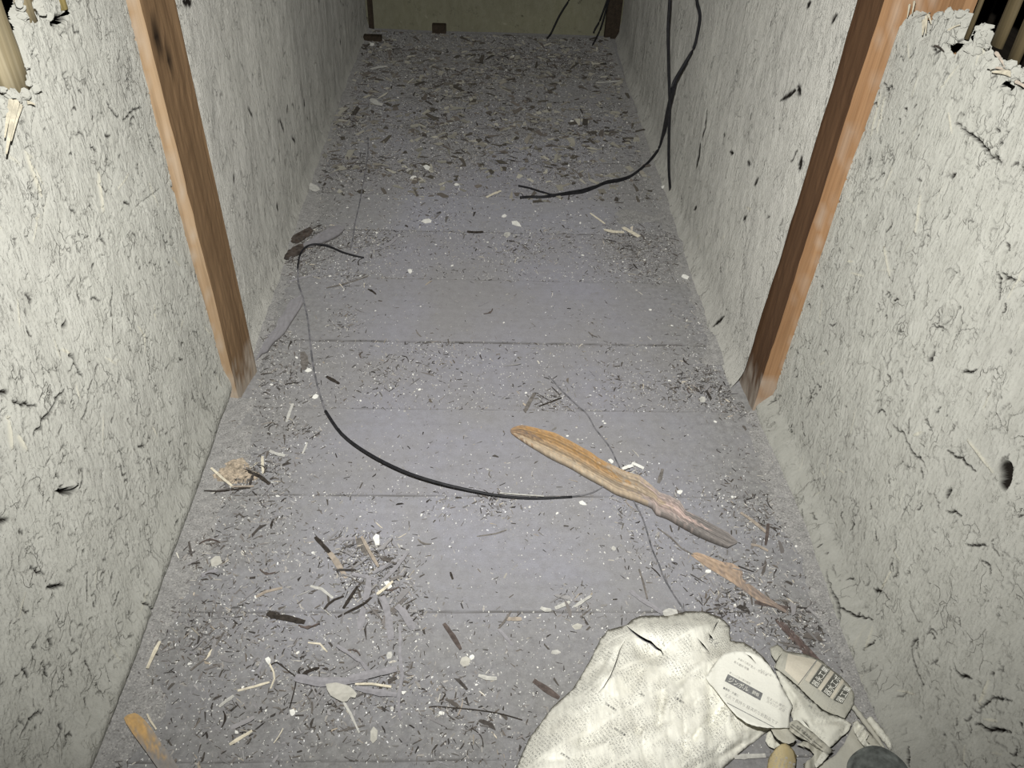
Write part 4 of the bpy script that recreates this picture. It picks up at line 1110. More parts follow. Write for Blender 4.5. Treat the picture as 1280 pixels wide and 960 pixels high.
# ================================================================== STRAW SPIKES AND BITS ON THE WALLS
def spike(name, A, B, r0, mat, label, cat, parent=None):
    me = tube_me(name, [A, Vector(A).lerp(Vector(B), 0.5)+Vector((0, 0, 0.001)), B], lambda t: r0*(1-0.85*t)+0.0003, 6, 4)
    o = link(name, me, mat)
    if parent: o.parent = parent
    else: tag(o, label, cat); recenter(o)
    return o
for (a, b, o1, o2, rr) in [((20,128),(8,192),.004,.020,.0042),((14,126),(6,172),.004,.010,.0030),((26,132),(14,176),.004,.016,.0024),((34,128),(44,131),.004,.010,.0022)]:
    spike('straw_tuft', onx(*a, XL+o1), onx(*b, XL+o2), rr, M_tuft, None, None, wall_left)
for (a, b, rr, mt) in [((1155,26),(1153,44),.0030,M_tuft),((1158,20),(1157,42),.0020,M_tuft),((1160,18),(1164,30),.0018,M_tuft),((1185,38),(1200,31),.0016,M_tuft),((1265,92),(1240,90),.0040,M_tuft),((1262,88),(1236,84),.0022,M_tan),((1250,72),(1238,88),.0022,M_tuft),((1169,57),(1180,64),.0016,M_darkchip),((1137,6),(1134,22),.0016,M_tuft),((1143,2),(1140,18),.0016,M_tuft),((1270,102),(1284,112),.0022,M_tan),((1245,66),(1256,84),.0024,M_tan)]:
    spike('straw_tuft', onx(*a, XR-0.003), onx(*b, XR-0.010), rr, mt, None, None, wall_right)
# loose plaster lumps along the torn edges (parts of the walls)
def lump_me(r, seed):
    rr = np.random.RandomState(seed); bm = bmesh.new(); bmesh.ops.create_icosphere(bm, subdivisions=2, radius=1.0)
    for v in bm.verts: v.co *= 1+0.22*rr.randn()*0.7; v.co.z *= 0.75
    me = bpy.data.meshes.new('clay_lump'); bm.to_mesh(me); bm.free(); return me
lumps = [lump_me(1, k) for k in range(4)]
for me in lumps:
    me.materials.append(M_wall)
lr = np.random.RandomState(77)
for k, (u, v) in enumerate([(1172,20),(1186,17),(1200,18),(1206,30),(1224,36),(1230,42),(1226,52),(1234,58),(1245,80),(1254,78),(1263,82),(1272,92),(1280,98),(1214,62),(1150,24),(1270,88),(1238,70),(1222,64)]):
    p = onx(u, v, XR-0.002+lr.uniform(-0.004, 0.004)); o = bpy.data.objects.new('clay_lump', lumps[k % 4]); COL.objects.link(o); o.parent = wall_right
    s = lr.uniform(0.004, 0.009); o.location = p; o.scale = (s*0.8, s, s*1.1); o.rotation_euler = (lr.rand()*6, lr.rand()*6, 0)
for k, (u, v) in enumerate([(4,112),(12,118),(20,122),(2,126),(30,96),(36,104),(44,110),(30,118),(26,10),(28,20),(24,4),(48,6),(52,14),(34,82),(6,140),(60,20)]):
    p = onx(u, v, XL+0.002+lr.uniform(-0.004, 0.004)); o = bpy.data.objects.new('clay_lump', lumps[k % 4]); COL.objects.link(o); o.parent = wall_left
    s = lr.uniform(0.004, 0.009); o.location = p; o.scale = (s*0.8, s, s*1.1); o.rotation_euler = (lr.rand()*6, lr.rand()*6, 0)

# ================================================================== LOOSE LITTER ON THE FLOOR
clumps = [(470,715,62,4.2),(440,690,60,1.8),(500,770,55,2.2),(500,860,60,1.6),(560,875,40,1.8),(420,880,90,1.3),(300,790,110,1.0),(330,700,90,1.0),(400,830,90,0.9),(560,940,90,0.8),(300,900,90,1.0),(340,585,50,2.0),(300,595,40,2.2),(350,530,50,1.2),
          (340,640,60,1.0),(620,632,40,2.0),(560,630,30,1.2),(690,500,32,2.0),(640,500,22,0.8),(880,480,50,2.4),(920,505,34,2.2),(840,490,40,1.2),(860,400,60,0.9),(780,480,60,0.6),
          (950,650,46,2.0),(930,720,70,1.6),(900,760,60,1.6),(1000,780,50,2.2),(980,800,50,2.0),(790,640,28,1.6),(720,755,36,2.0),(820,690,70,1.0),(400,300,50,2.0),(370,330,46,1.6),(470,300,50,1.6),
          (440,350,50,1.4),(430,400,50,1.4),(360,470,50,1.2),(350,420,40,1.4),(520,460,60,0.7),(550,270,60,0.8),(650,310,50,1.2),(700,290,50,0.8),(800,330,70,1.2),(790,300,60,1.4),(850,300,40,1.4),
          (740,400,60,0.6),(480,470,40,0.9),(790,590,30,1.3),(900,620,60,0.9),(640,830,80,0.5),(600,900,60,0.7),(700,930,60,0.4),(250,690,50,1.4),(250,800,70,1.0),(390,540,50,1.0),(560,430,50,0.6),
          (450,210,60,1.6),(520,215,50,1.4),(600,190,80,1.0),(700,210,80,1.0),(540,160,80,1.2),(440,150,40,1.4),(660,150,80,1.0),(740,170,60,0.9),(560,110,80,1.3),(640,80,80,1.4),(720,80,60,1.4),(500,70,60,1.0)]
CL = []
for u, v, rp, wgt in clumps:
    p = at(u, v); s = rp*mpp(u, v)*0.62
    CL.append((p.x, p.y, s, s*1.05, wgt))
def density(x, y):
    d = 0.15+0*x
    for cx, cy, sx, sy, w in CL: d = d + w*0.50*np.exp(-(((x-cx)/sx)**2+((y-cy)/sy)**2))
    d = d + 0.35*np.exp(-((x-(-0.54))/0.09)**2) + 0.30*np.exp(-((x-0.62)/0.08)**2)
    d = d + np.clip((y-2.1)/1.2, 0, 1)*0.35
    for yj in ys: d = d + 0.22*np.exp(-((y-yj)/0.010)**2)
    return d
def sample(n, r, y0=0.42, y1=3.84, power=1.0):
    X, Yy = [], []
    got = 0
    while got < n:
        x = r.uniform(-0.545, 0.63, 40000); y = r.uniform(y0, y1, 40000)
        lim = np.where(y < 1.33, 0.63, 0.585)
        k = (r.rand(40000)*1.9 < density(x, y)**power) & (x < lim) & ((y < 1.30) | (y > 1.43) | ((x > -0.50) & (x < 0.605)))
        X.append(x[k]); Yy.append(y[k]); got += k.sum()
    X = np.concatenate(X)[:n]; Yy = np.concatenate(Yy)[:n]
    return X, Yy
BOX = np.array([[-1,-1,-1],[1,-1,-1],[1,1,-1],[-1,1,-1],[-1,-1,1],[1,-1,1],[1,1,1],[-1,1,1]], float)
BF = np.array([[0,3,2,1],[4,5,6,7],[0,1,5,4],[1,2,6,5],[2,3,7,6],[3,0,4,7]])
def bits(name, n, L, W, T, cols, seed, label, cat, tiltmax=0.35, y1=3.84, power=1.25, zmax=0.006, skew=1.0):
    r = np.random.RandomState(seed)
    X, Yy = sample(n, r, y1=y1, power=power)
    l = L[0]+(L[1]-L[0])*r.rand(n)**(1.8*skew); w = W[0]+(W[1]-W[0])*r.rand(n)**1.5; t = T[0]+(T[1]-T[0])*r.rand(n)
    B = BOX[None].repeat(n, 0).copy()
    B[:, :, :] *= 1+0.0*B
    B[:, 4:, :2] *= 0.7
    B[:, [1, 2, 5, 6], 1] *= r.uniform(0.2, 1.0, n)[:, None]
    B = B*(1+0.18*r.randn(n, 8, 3))
    B *= np.stack([l, w, t], 1)[:, None, :]/2
    bend = r.normal(0, 0.25, n)
    B[:, :, 1] += (B[:, :, 0]**2)/np.maximum(l, 1e-4)[:, None]*bend[:, None]*2
    a = r.rand(n)*2*math.pi; ti = r.normal(0, tiltmax, n)
    z = B[:, :, 2]*1.0 + B[:, :, 0]*np.sin(ti)[:, None]*0.6
    ca, sa = np.cos(a)[:, None], np.sin(a)[:, None]
    x = B[:, :, 0]*ca - B[:, :, 1]*sa + X[:, None]
    y = B[:, :, 0]*sa + B[:, :, 1]*ca + Yy[:, None]
    lift = r.rand(n)*zmax*np.clip(density(X, Yy)-0.4, 0, 1.2)
    z = z - z.min(1)[:, None] - 0.0012 + lift[:, None]
    V = np.stack([x, y, z], -1).reshape(-1, 3)
    Q = (BF[None]+8*np.arange(n)[:, None, None]).reshape(-1, 4)
    me = npmesh(name, V, Q, False)
    cols = np.array(cols); c = cols[r.randint(0, len(cols), n)]*(1+0.2*r.randn(n, 1)); c = np.clip(c, 0.01, 0.9)
    vcol(me, np.repeat(c, 8, 0))
    o = link(name, me, M_tint); tag(o, label, cat, kind='stuff')
    return o
bits('dark_chaff', 30000, (0.002, 0.014), (0.0007, 0.0026), (0.0003, 0.0012), [(0.06,0.052,0.045),(0.10,0.088,0.075),(0.035,0.03,0.027),(0.14,0.12,0.10),(0.20,0.19,0.18)], 201,
     'fine dark chaff of bark and straw scattered over the whole floor', 'chaff')
bits('grey_chaff', 15000, (0.002, 0.013), (0.001, 0.0034), (0.0004, 0.0016), [(0.27,0.26,0.26),(0.33,0.32,0.31),(0.22,0.205,0.195),(0.38,0.36,0.33)], 202,
     'fine dust-grey flakes of peel scattered over the whole floor', 'chaff')
bits('plaster_grit', 30000, (0.0008, 0.0044), (0.0007, 0.0030), (0.0006, 0.0020), [(0.72,0.71,0.66),(0.55,0.54,0.50),(0.80,0.79,0.75),(0.45,0.43,0.40)], 203,
     'fine white plaster grit sprinkled over the whole floor', 'grit', power=0.7, skew=1.5)
bits('straw_bits', 1500, (0.006, 0.018), (0.0006, 0.0016), (0.0005, 0.0010), [(0.55,0.50,0.41),(0.42,0.36,0.28),(0.62,0.59,0.52)], 204,
     'short pale straw bits scattered over the whole floor', 'straw', power=1.0)
bits('bark_shreds', 1500, (0.010, 0.034), (0.0016, 0.0058), (0.0005, 0.0016), [(0.10,0.088,0.078),(0.27,0.26,0.26),(0.05,0.043,0.038),(0.19,0.175,0.165),(0.30,0.29,0.285)], 207,
     'torn dark and grey bark shreds caught in the litter heaps', 'shreds', power=3.2, zmax=0.010, tiltmax=0.25)
bits('plaster_specks', 22000, (0.0006, 0.0020), (0.0006, 0.0016), (0.0004, 0.0010), [(0.75,0.74,0.70),(0.62,0.61,0.57)], 208,
     'dust-fine white specks all over the boards', 'grit', power=0.25, skew=1.0)
# pale flakes heaped towards the back
def back_flakes():
    r = np.random.RandomState(205)
    return bits('plaster_flakes', 1300, (0.010, 0.046), (0.007, 0.026), (0.0008, 0.004), [(0.36,0.34,0.28),(0.44,0.42,0.35),(0.26,0.24,0.20),(0.15,0.13,0.11),(0.08,0.07,0.055)], 205,
     'loose pale plaster and bark flakes thickly strewn at the back of the floor', 'flakes', power=1.0)
_s = sample
def sample(n, r, y0=2.25, y1=3.84, power=1.0): return _s(n, r, 2.25, 3.84, power)
back_flakes()
sample = _s

# ---- the largest crumbs, chips and straws: each its own object
def crumb_mesh(seed, flatness=0.6):
    rr = np.random.RandomState(seed); bm = bmesh.new(); bmesh.ops.create_icosphere(bm, subdivisions=1, radius=1.0)
    for v in bm.verts: v.co *= 1+0.24*rr.randn()*0.8; v.co.z = v.co.z*flatness+flatness
    me = bpy.data.meshes.new('plaster_crumb'); bm.to_mesh(me); bm.free(); return me
CM = [crumb_mesh(k, 0.35+0.12*k) for k in range(5)]
for k, me in enumerate(CM): me.materials.append(M_white if k != 3 else M_pale)
def crumb(x, y, s, k, label, group=None, ang=0.0):
    o = bpy.data.objects.new('plaster_crumb', CM[k % 5]); COL.objects.link(o)
    o.location = (x, y, -0.0015); o.scale = (s, s*0.8, s*0.8); o.rotation_euler = (0, 0, ang)
    tag(o, label, 'crumb', group)
named = [(534,277,6.5,'roundish white crumb, the largest on the far floor left of centre'),
 (630,271,4,'white crumb just above the flat pair on the far floor centre'),(645,282,7,'wide white flake, rightmost of three on the far floor centre'),
 (634,295,5.5,'white flake below the wide one on the far floor centre'),(513,341,4.5,'white crumb left of centre between far litter clumps'),
 (386,463,4.5,'white crumb against the left side of the dusty cable'),(394,497,5,'flat white crumb beside the cable just above its black part'),
 (728,630,5,'round cream crumb under the right end of the arcing cable'),(471,660,0.1,''),
 (336,827,5.5,'white crumb capping the bent straw at lower left'),(389,815,0.1,''),(557,577,0.1,''),
 (423,780,0.1,''),(511,214,4,'white crumb right of the far left clump'),(534,212,5.5,'larger white crumb in the far left clump'),
 (517,222,4.5,'white crumb beside the wire in the far left clump'),(715,153,3.5,'white crumb in the far right of the dark floor'),
 (865,565,0.1,''),(878,501,6,'white crumb cluster near the foot of the right post'),(856,348,5,'pale round crumb near the far right wall'),
 (774,446,0.1,''),(465,57,4.5,'shiny white scrap in the back left corner'),(571,232,4,'white crumb in the far left clump, nearest the centre'),
 (487,820,6,'white ragged crumb above the raised grey strip'),(386,847,0.1,''),(480,833,0.1,''),(305,846,0.1,''),
 (505,866,3.4,'small white crumb below the mauve-grey strip'),(490,886,3.5,'white crumb under the end of the upright twig'),
 (552,892,4,'white crumb under the dark litter at bottom'),(590,821,3.8,'white crumb touching the irregular pale flake'),
 (366,891,5,'pale round crumb in the lower left litter'),(850,616,5,'white crumb above the lower half of the plank'),
 (767,686,4,'white star-shaped crumb left of the splinter'),(885,715,4,'white crumb on the lower edge of the splinter'),
 (920,757,3.6,'white crumb by the splinter\'s thin end'),(764,577,4,'white crumb above the middle of the plank'),
 (830,236,5,'cream crumb at the foot of the far right wall behind the cable')]
for i, (u, v, s, lab) in enumerate(named):
    if s < 1: continue
    p = at(u, v); crumb(p.x, p.y, s*mpp(u, v)*0.95, i, lab, None, i*1.3)
r = np.random.RandomState(301)
X, Yy = sample(300, r, power=0.5)
for k in range(300):
    crumb(X[k], Yy[k], r.uniform(0.0018, 0.0036)*(1.0+0.15*Yy[k]), k, 'small white plaster crumb lying loose on the dusty floorboards', 'small white plaster crumbs on the floor', r.rand()*6)
def chip_mesh(seed, L, W, bend, mat, name):
    rr = np.random.RandomState(seed); n = 7; V = []; Fc = []
    for i in range(n):
        t = i/(n-1); x = (t-0.5)*L; w = W/2*(0.35+0.65*math.sin(math.pi*(0.12+0.76*t)))*(1+0.2*rr.randn()); y = bend*math.sin(math.pi*t)*L*0.2; z = 0.0008+0.06*L*abs(bend)*math.sin(math.pi*t)
        V += [(x, y-w, z), (x, y+w, z), (x, y+w*0.3, z+W*0.3)]
    for i in range(n-1):
        for k in range(3):
            a = i*3+k; b = i*3+(k+1) % 3; Fc.append((a, b, b+3, a+3))
    Fc += [(2, 1, 0), (n*3-3, n*3-2, n*3-1)]
    me = mesh(name, V, Fc); me.materials.append(mat); return me
CHM = [chip_mesh(k, 0.030+0.004*(k % 4), 0.0032+0.0012*(k % 3), [-0.8, 0.3, 1.0, 0.0][k % 4], [M_darkchip, M_mid, M_brown, M_grey, M_mid, M_darkchip][k % 6], 'bark_chip') for k in range(8)]
r = np.random.RandomState(302)
X, Yy = sample(300, r, power=2.2)
for k in range(300):
    o = bpy.data.objects.new('bark_chip', CHM[k % 8]); COL.objects.link(o)
    s = r.uniform(0.45, 1.0)
    o.location = (X[k], Yy[k], 0.0005+0.004*r.rand()); o.rotation_euler = (r.normal(0, 0.25), r.normal(0, 0.12), r.rand()*6.28); o.scale = (s, s, s)
    tag(o, 'small loose bark chip among the litter on the floorboards', 'chip', 'small bark chips strewn on the floor')
SM = [chip_mesh(20+k, 0.026+0.003*k, 0.0020, [0.2, -0.3, 0.0][k % 3], [M_cream, M_tan, M_pale][k % 3], 'straw_piece') for k in range(3)]
r = np.random.RandomState(303)
X, Yy = sample(90, r, power=1.2)
for k in range(90):
    o = bpy.data.objects.new('straw_piece', SM[k % 3]); COL.objects.link(o)
    s = r.uniform(0.5, 1.0)
    o.location = (X[k], Yy[k], 0.001+0.003*r.rand()); o.rotation_euler = (0, r.normal(0, 0.08), r.rand()*6.28); o.scale = (s, s, s)
    tag(o, 'short pale straw piece lying loose on the floorboards', 'straw', 'short straw pieces on the floor')

# ================================================================== NEWSPAPERS
def inpoly(P, x, y):
    c = False; n = len(P)
    for i in range(n):
        (xa, ya), (xb, yb) = P[i], P[(i+1) % n]
        if (ya > y) != (yb > y) and x < (xb-xa)*(y-ya)/(yb-ya)+xa: c = not c
    return c
def dist_poly(P, x, y, closed=True):
    best = 1e9; n = len(P)
    for i in range(n if closed else n-1):
        (xa, ya), (xb, yb) = P[i], P[(i+1) % n]
        dx, dy = xb-xa, yb-ya; t = max(0, min(1, ((x-xa)*dx+(y-ya)*dy)/(dx*dx+dy*dy+1e-9)))
        best = min(best, math.hypot(x-xa-t*dx, y-ya-t*dy))
    return best
class Folds:
    def __init__(s, box, n, seed, ang, spread, amp, wid):
        r = random.Random(seed); s.f = []
        for _ in range(n):
            a = ang+r.gauss(0, spread)
            s.f.append((r.uniform(box[0], box[2]), r.uniform(box[1], box[3]), math.cos(a), math.sin(a), r.uniform(*wid), r.uniform(-1, 1)*amp, r.uniform(15, 60)))
    def __call__(s, u, v):
        z = 0
        for cx, cy, ca, sa, w, a, L in s.f:
            dx, dy = u-cx, v-cy; al = dx*ca+dy*sa; ac = -dx*sa+dy*ca
            k = 1-abs(ac)/w
            if k > 0 and abs(al) < L: z += a*k*(1-(al/L)**2)
        return z
def sheet(name, poly, zf, mat, step=3.0, tears=(), parent=None, seed=0):
    r = random.Random(seed)
    bd = []
    n = len(poly)
    for i in range(n):
        (xa, ya), (xb, yb) = poly[i], poly[(i+1) % n]; L = math.hypot(xb-xa, yb-ya); k = max(1, int(L/step))
        for j in range(k): bd.append((xa+(xb-xa)*j/k+(r.gauss(0, 0.25) if j else 0), ya+(yb-ya)*j/k+(r.gauss(0, 0.25) if j else 0)))
    pts = list(bd); nb = len(bd)
    edges = []
    tp = []
    for T in tears:           # each tear: (polyline, half width) -> thin lens
        pl, hw = T; up, dn = [], []
        for i, (x, y) in enumerate(pl):
            a = pl[max(0, i-1)]; b = pl[min(len(pl)-1, i+1)]; dx, dy = b[0]-a[0], b[1]-a[1]; l = math.hypot(dx, dy)
            w = hw*math.sin(math.pi*(0.04+0.92*i/(len(pl)-1)))
            up.append((x-dy/l*w, y+dx/l*w)); dn.append((x+dy/l*w, y-dx/l*w))
        P = up+dn[::-1]; tp.append(P); b0 = len(pts); pts += P
        edges += [(b0+i, b0+(i+1) % len(P)) for i in range(len(P))]
    x0 = min(p[0] for p in poly); x1 = max(p[0] for p in poly); y0 = min(p[1] for p in poly); y1 = max(p[1] for p in poly)
    y = y0
    while y < y1:
        x = x0
        while x < x1:
            a, b = x+r.uniform(-0.35, 0.35)*step, y+r.uniform(-0.35, 0.35)*step
            if inpoly(poly, a, b) and dist_poly(poly, a, b) > step*0.5 and not any(inpoly(P, a, b) or dist_poly(P, a, b) < step*0.3 for P in tp): pts.append((a, b))
            x += step
        y += step
    out = delaunay_2d_cdt([Vector(p) for p in pts], edges, [list(range(nb))], 1, 1e-5)
    vs, fs = out[0], out[2]
    V = []
    for p in vs:
        z = max(0.0015, zf(p.x, p.y)); V.append(at(p.x, p.y, z))
    keep = []
    for f in fs:
        cx = sum(vs[i].x for i in f)/len(f); cy = sum(vs[i].y for i in f)/len(f)
        if any(inpoly(P, cx, cy) for P in tp): continue
        keep.append(tuple(f))
    me = mesh(name, V, keep, True)
    bm = bmesh.new(); bm.from_mesh(me); bmesh.ops.recalc_face_normals(bm, faces=bm.faces)
    if sum(f.normal.z for f in bm.faces) < 0: bmesh.ops.reverse_faces(bm, faces=bm.faces)
    bm.to_mesh(me); bm.free()
    o = link(name, me, mat, None)
    if parent is not None: under(o, parent)
    md = o.modifiers.new('thickness', 'SOLIDIFY'); md.thickness = 0.0004; md.offset = -1
    return o
def printed(name, text, zf, org, du, dv, mat, parent, lift=0.0012):
    """flat print: text laid out in its own plane and pressed onto the sheet; du = one em along the line, dv = one em upwards, in photo pixels"""
    cu = bpy.data.curves.new('print', 'FONT'); cu.body = text; cu.size = 1.0; cu.resolution_u = 2
    ob = bpy.data.objects.new('print', cu); COL.objects.link(ob)
    dg = bpy.context.evaluated_depsgraph_get(); me = bpy.data.meshes.new_from_object(ob.evaluated_get(dg))
    COL.objects.unlink(ob); bpy.data.objects.remove(ob)
    n = len(me.vertices)
    if n == 0: return None
    for v in me.vertices:
        u = org[0]+v.co.x*du[0]+v.co.y*dv[0]; w = org[1]+v.co.x*du[1]+v.co.y*dv[1]
        v.co = at(u, w, max(0.0015, zf(u, w))+lift)
    me.materials.clear(); me.materials.append(mat); me.update()
    o = bpy.data.objects.new(name, me); COL.objects.link(o); under(o, parent)
    return o
def block(name, corners, zf, mat, parent, lift=0.0007, n=8):
    V = []; Fc = []
    for i in range(n+1):
        for j in range(n+1):
            a, b = i/n, j/n
            u = (corners[0][0]*(1-a)+corners[1][0]*a)*(1-b)+(corners[3][0]*(1-a)+corners[2][0]*a)*b
            w = (corners[0][1]*(1-a)+corners[1][1]*a)*(1-b)+(corners[3][1]*(1-a)+corners[2][1]*a)*b
            V.append(at(u, w, max(0.0015, zf(u, w))+lift))
    for i in range(n):
        for j in range(n):
            k = i*(n+1)+j; Fc.append((k, k+1, k+n+2, k+n+1))
    o = link(name, mesh(name, V, Fc, True), mat); under(o, parent); return o
def empty(name, loc, label, cat):
    o = bpy.data.objects.new(name, None); o.location = loc; COL.objects.link(o); tag(o, label, cat); return o

# --- big crumpled sheet
P1 = [(585,1040),(620,995),(645,960),(660,925),(690,884),(716,861),(727,843),(738,824),(750,799),(760,787),(783,781),(789,775),(800,770),(830,769),(860,764),(880,764),(890,768),(900,772),(908,778),(913,784),(912,792),(914,801),(930,803),(944,812),(955,822),(968,840),(978,862),(984,885),(975,902),(964,911),(935,933),(905,960),(870,990),(830,1040)]
F1 = Folds((640,770,980,980), 70, 5, 2.07, 0.45, 0.0105, (4, 18)); F1b = Folds((640,770,980,980), 110, 6, 0.9, 1.2, 0.0050, (3, 9))
F1c = Folds((860,850,985,960), 40, 8, 1.9, 0.5, 0.0085, (3, 8))
def z1(u, v):
    d = dist_poly(P1, u, v); e = min(1.0, d/46.0); e = e*(2-e)
    z = 0.004+0.040*e+F1(u, v)*e+F1b(u, v)*e+F1c(u, v)*min(1, d/8)
    z += 0.014*math.exp(-((u-850)/55)**2-((v-785)/14)**2)*min(1, d/8)
    z -= 0.020*math.exp(-((u-812)/16)**2-((v-815)/12)**2)
    z -= 0.012*math.exp(-((u-905)/26)**2-((v-905)/22)**2)
    return z
news = empty('newspaper', at(790, 880), 'large crumpled cream newspaper sheet at the bottom with a folded-over flap', 'newspaper')
tears = [([(783,782),(789,788),(798,795),(806,800),(813,803),(820,810),(826,813),(829,818)], 2.0),
         ([(783,797),(775,812),(770,828),(763,845),(755,858),(748,866)], 0.55),
         ([(872,798),(879,806),(888,817)], 0.9), ([(899,775),(895,781),(891,791)], 0.7), ([(886,792),(889,796),(893,801)], 1.1), ([(912,782),(909,783),(908,782)], 0.8)]
sheet('sheet', P1, z1, M_news, 3.2, tears, news, 1)
# flap with the advertisement, curling up over the sheet
PF = [(882,847),(887,838),(896,826),(905,817),(921,813),(938,815),(953,823),(963,834),(970,844),(975,854),(980,863),(986,873),(991,882),(988,890),(987,898),(987,910),(976,910),(966,910),(953,909),(943,907),(934,904),(921,895),(911,884),(903,874),(896,865),(888,856)]
FF = Folds((880,815,990,910), 14, 9, 0.55, 0.4, 0.0012, (5, 14))
def zF(u, v):
    # higher along its lower left and upper right rims
    a = (u-935)*0.80+(v-862)*0.60; b = -(u-935)*0.60+(v-862)*0.80
    d = dist_poly(PF, u, v)
    return 0.062+0.010*(b/40)**2*0.6-0.012*math.exp(-((u-885)/10)**2)-0.008*max(0, (u-975)/15)+FF(u, v)*min(1, d/8)
sheet('flap', PF, zF, M_newsflap, 3.0, [([(932,817),(938,821),(945,829)], 0.8)], news, 2)
# banner and rows of type
bn = [(909.9,842.5),(953.6,866.6),(950.3,875.6),(906,851.3)]
block('printed_banner', bn, zF, M_ink, news, 0.0009, 10)
ax = (953.6-909.9, 866.6-842.5); L = math.hypot(*ax); ax = (ax[0]/L, ax[1]/L); upv = (0.40*1.0, -0.92)
def line(text, org, em, mat, zf=zF, par=None, axd=None, upd=None, lift=0.0012):
    axd = axd or ax; upd = upd or upv
    return printed('printed_text', text, zf, org, (axd[0]*em, axd[1]*em), (upd[0]*em, upd[1]*em), mat, par or news, lift)
line('ジンポル', (909.6, 851.0), 7.2, M_letter, lift=0.0016)
line('鋼板', (939.6, 866.2), 5.0, M_letter, lift=0.0016)
line('新しい工法の建材鋼板', (911.5, 841.5), 3.0, M_inkp)
line('■屋根・外壁に', (903.5, 860.5), 3.2, M_ink)
line('丈夫で長持ち 経済的な新製品です', (905.0, 869.5), 5.0, M_inkp)
line('住まいの 屋根に', (958.0, 873.0), 4.0, M_inkp)
line('カタログ 送呈', (957.5, 877.5), 4.2, M_inkp)
line('春の建材 特集', (917.0, 828.0), 3.4, M_inkp); line('全国の工務店で', (922.0, 824.0), 3.0, M_inkp)
line('防火・防音の家', (938.0, 834.0), 3.4, M_inkp); line('お近くの店へ', (950.0, 838.0), 3.2, M_inkp)
block('printed_rule', [(909,878.2),(968,909),(967.6,909.6),(908.5,878.9)], zF, M_ink, news, 0.0010, 12)
# headline scraps on the big sheet
def rowd(a): return ((math.cos(a), math.sin(a)), (math.sin(a), -math.cos(a)))
axd, upd = rowd(math.radians(33))
for t, o_, em in [('日曜 新聞の', (756,880), 3.2), ('昭和の記事', (767,911), 3.4), ('天気 予報', (700,942), 3.2), ('株式', (800,868), 3.0), ('工事 案内', (842,872), 3.4), ('商況', (930,880), 3.0)]:
    line(t, o_, em, M_ink, z1, news, axd, upd, 0.0022)
line('らく', (884,800), 8.0, M_ink, z1, news, *rowd(math.radians(40)), 0.0026)

# --- grey second newspaper with three dark advertisement boxes
P2 = [(963,809),(972,805),(982,814),(996,816),(1008,818),(1020,823),(1029,827),(1041,838),(1052,846),(1062,857),(1068,868),(1067,880),(1056,898),(1037,891),(1029,887),(1012,872),(997,857),(984,846),(972,837),(968,834),(970,827),(964,818)]
F2 = Folds((960,805,1070,900), 12, 19, 0.65, 0.4, 0.0014, (5, 14))
def z2(u, v):
    d = dist_poly(P2, u, v); return 0.030+0.006*min(1, d/12)+F2(u, v)+0.00008*(u-1010)*0
news2 = empty('newspaper', at(1020, 855), 'grey-toned newspaper page with three dark advertisement boxes, beside the right wall', 'newspaper')
sheet('sheet', P2, z2, M_newsgrey, 3.0, [([(978,816),(974,821),(970,828),(969,836)], 0.5)], news2, 3)
block('printed_panel', [(985,817),(1021,825),(1000,855.5),(981,838)], z2, M_triangle, news2, 0.0008, 8)
for cs, txt in [([(1028,830.3),(1038,837),(1021.6,860.6),(1011.6,853.8)], '器永工業'), ([(1043,841),(1052,847.5),(1037,872),(1026.6,863.8)], '器水工ポ'), ([(1055,855.6),(1063,863),(1053,880),(1041.6,875)], '器工業')]:
    block('advertisement_box', cs, z2, M_inkd, news2, 0.0012, 6)
    a0 = cs[3]; a1 = cs[0]; e = (a1[0]-a0[0], a1[1]-a0[1]); LL = math.hypot(*e); e = (e[0]/LL, e[1]/LL); w_ = (cs[2][0]-cs[3][0], cs[2][1]-cs[3][1]); WW = math.hypot(*w_); w_ = (w_[0]/WW, w_[1]/WW)
    nn = len(txt); em = LL/nn*0.97
    # characters stand upright on the box's long side
    org = (a0[0]+w_[0]*WW*0.86+e[0]*0.6, a0[1]+w_[1]*WW*0.86+e[1]*0.6)
    printed('printed_text', txt, z2, org, (e[0]*em, e[1]*em), (-w_[0]*WW*0.82, -w_[1]*WW*0.82), M_letter, news2, 0.0018)
for cs in ([(1038.5,838),(1042.5,841),(1026,864),(1022.5,861)], [(1052.5,848.5),(1055,852),(1040.5,874),(1037.5,872)], [(1022,826),(1027,830),(1011,853),(1006,850)]):
    block('printed_panel', cs, z2, M_triangle, news2, 0.0013, 5)
block('printed_rule', [(1020.5,825),(1021.3,825.4),(998,856.5),(997.2,856)], z2, M_ink, news2, 0.0014, 8)

# --- white page below the grey one
P3 = [(969,838),(974,838),(984,847),(997,858),(1012,873),(1029,888),(1038,892),(1056,899),(1065,905),(1061,913),(1050,923),(1041,932),(1036,936),(1024,925),(1010,915),(998,905),(991,900),(988,890),(986,875),(976,855)]
F3 = Folds((970,838,1065,936), 44, 29, 0.7, 0.9, 0.0050, (3, 9))
def z3(u, v):
    d = dist_poly(P3, u, v); return 0.024+0.010*min(1, d/10)+F3(u, v)*min(1, d/4)
news3 = empty('newspaper', at(1015, 890), 'bright crumpled newspaper page wedged between the flap and grey page', 'newspaper')
sheet('sheet', P3, z3, M_newswhite, 2.6, [([(1003,900),(1008,905),(1013,912)], 0.6)], news3, 4)
axd, upd = rowd(math.radians(40))
for t, o_, em in [('広告のご案内', (991,858), 2.6), ('木材 市況', (1004,871), 2.8), ('当社', (1010,882), 3.0)]: line(t, o_, em, M_ink, z3, news3, axd, upd, 0.0016)
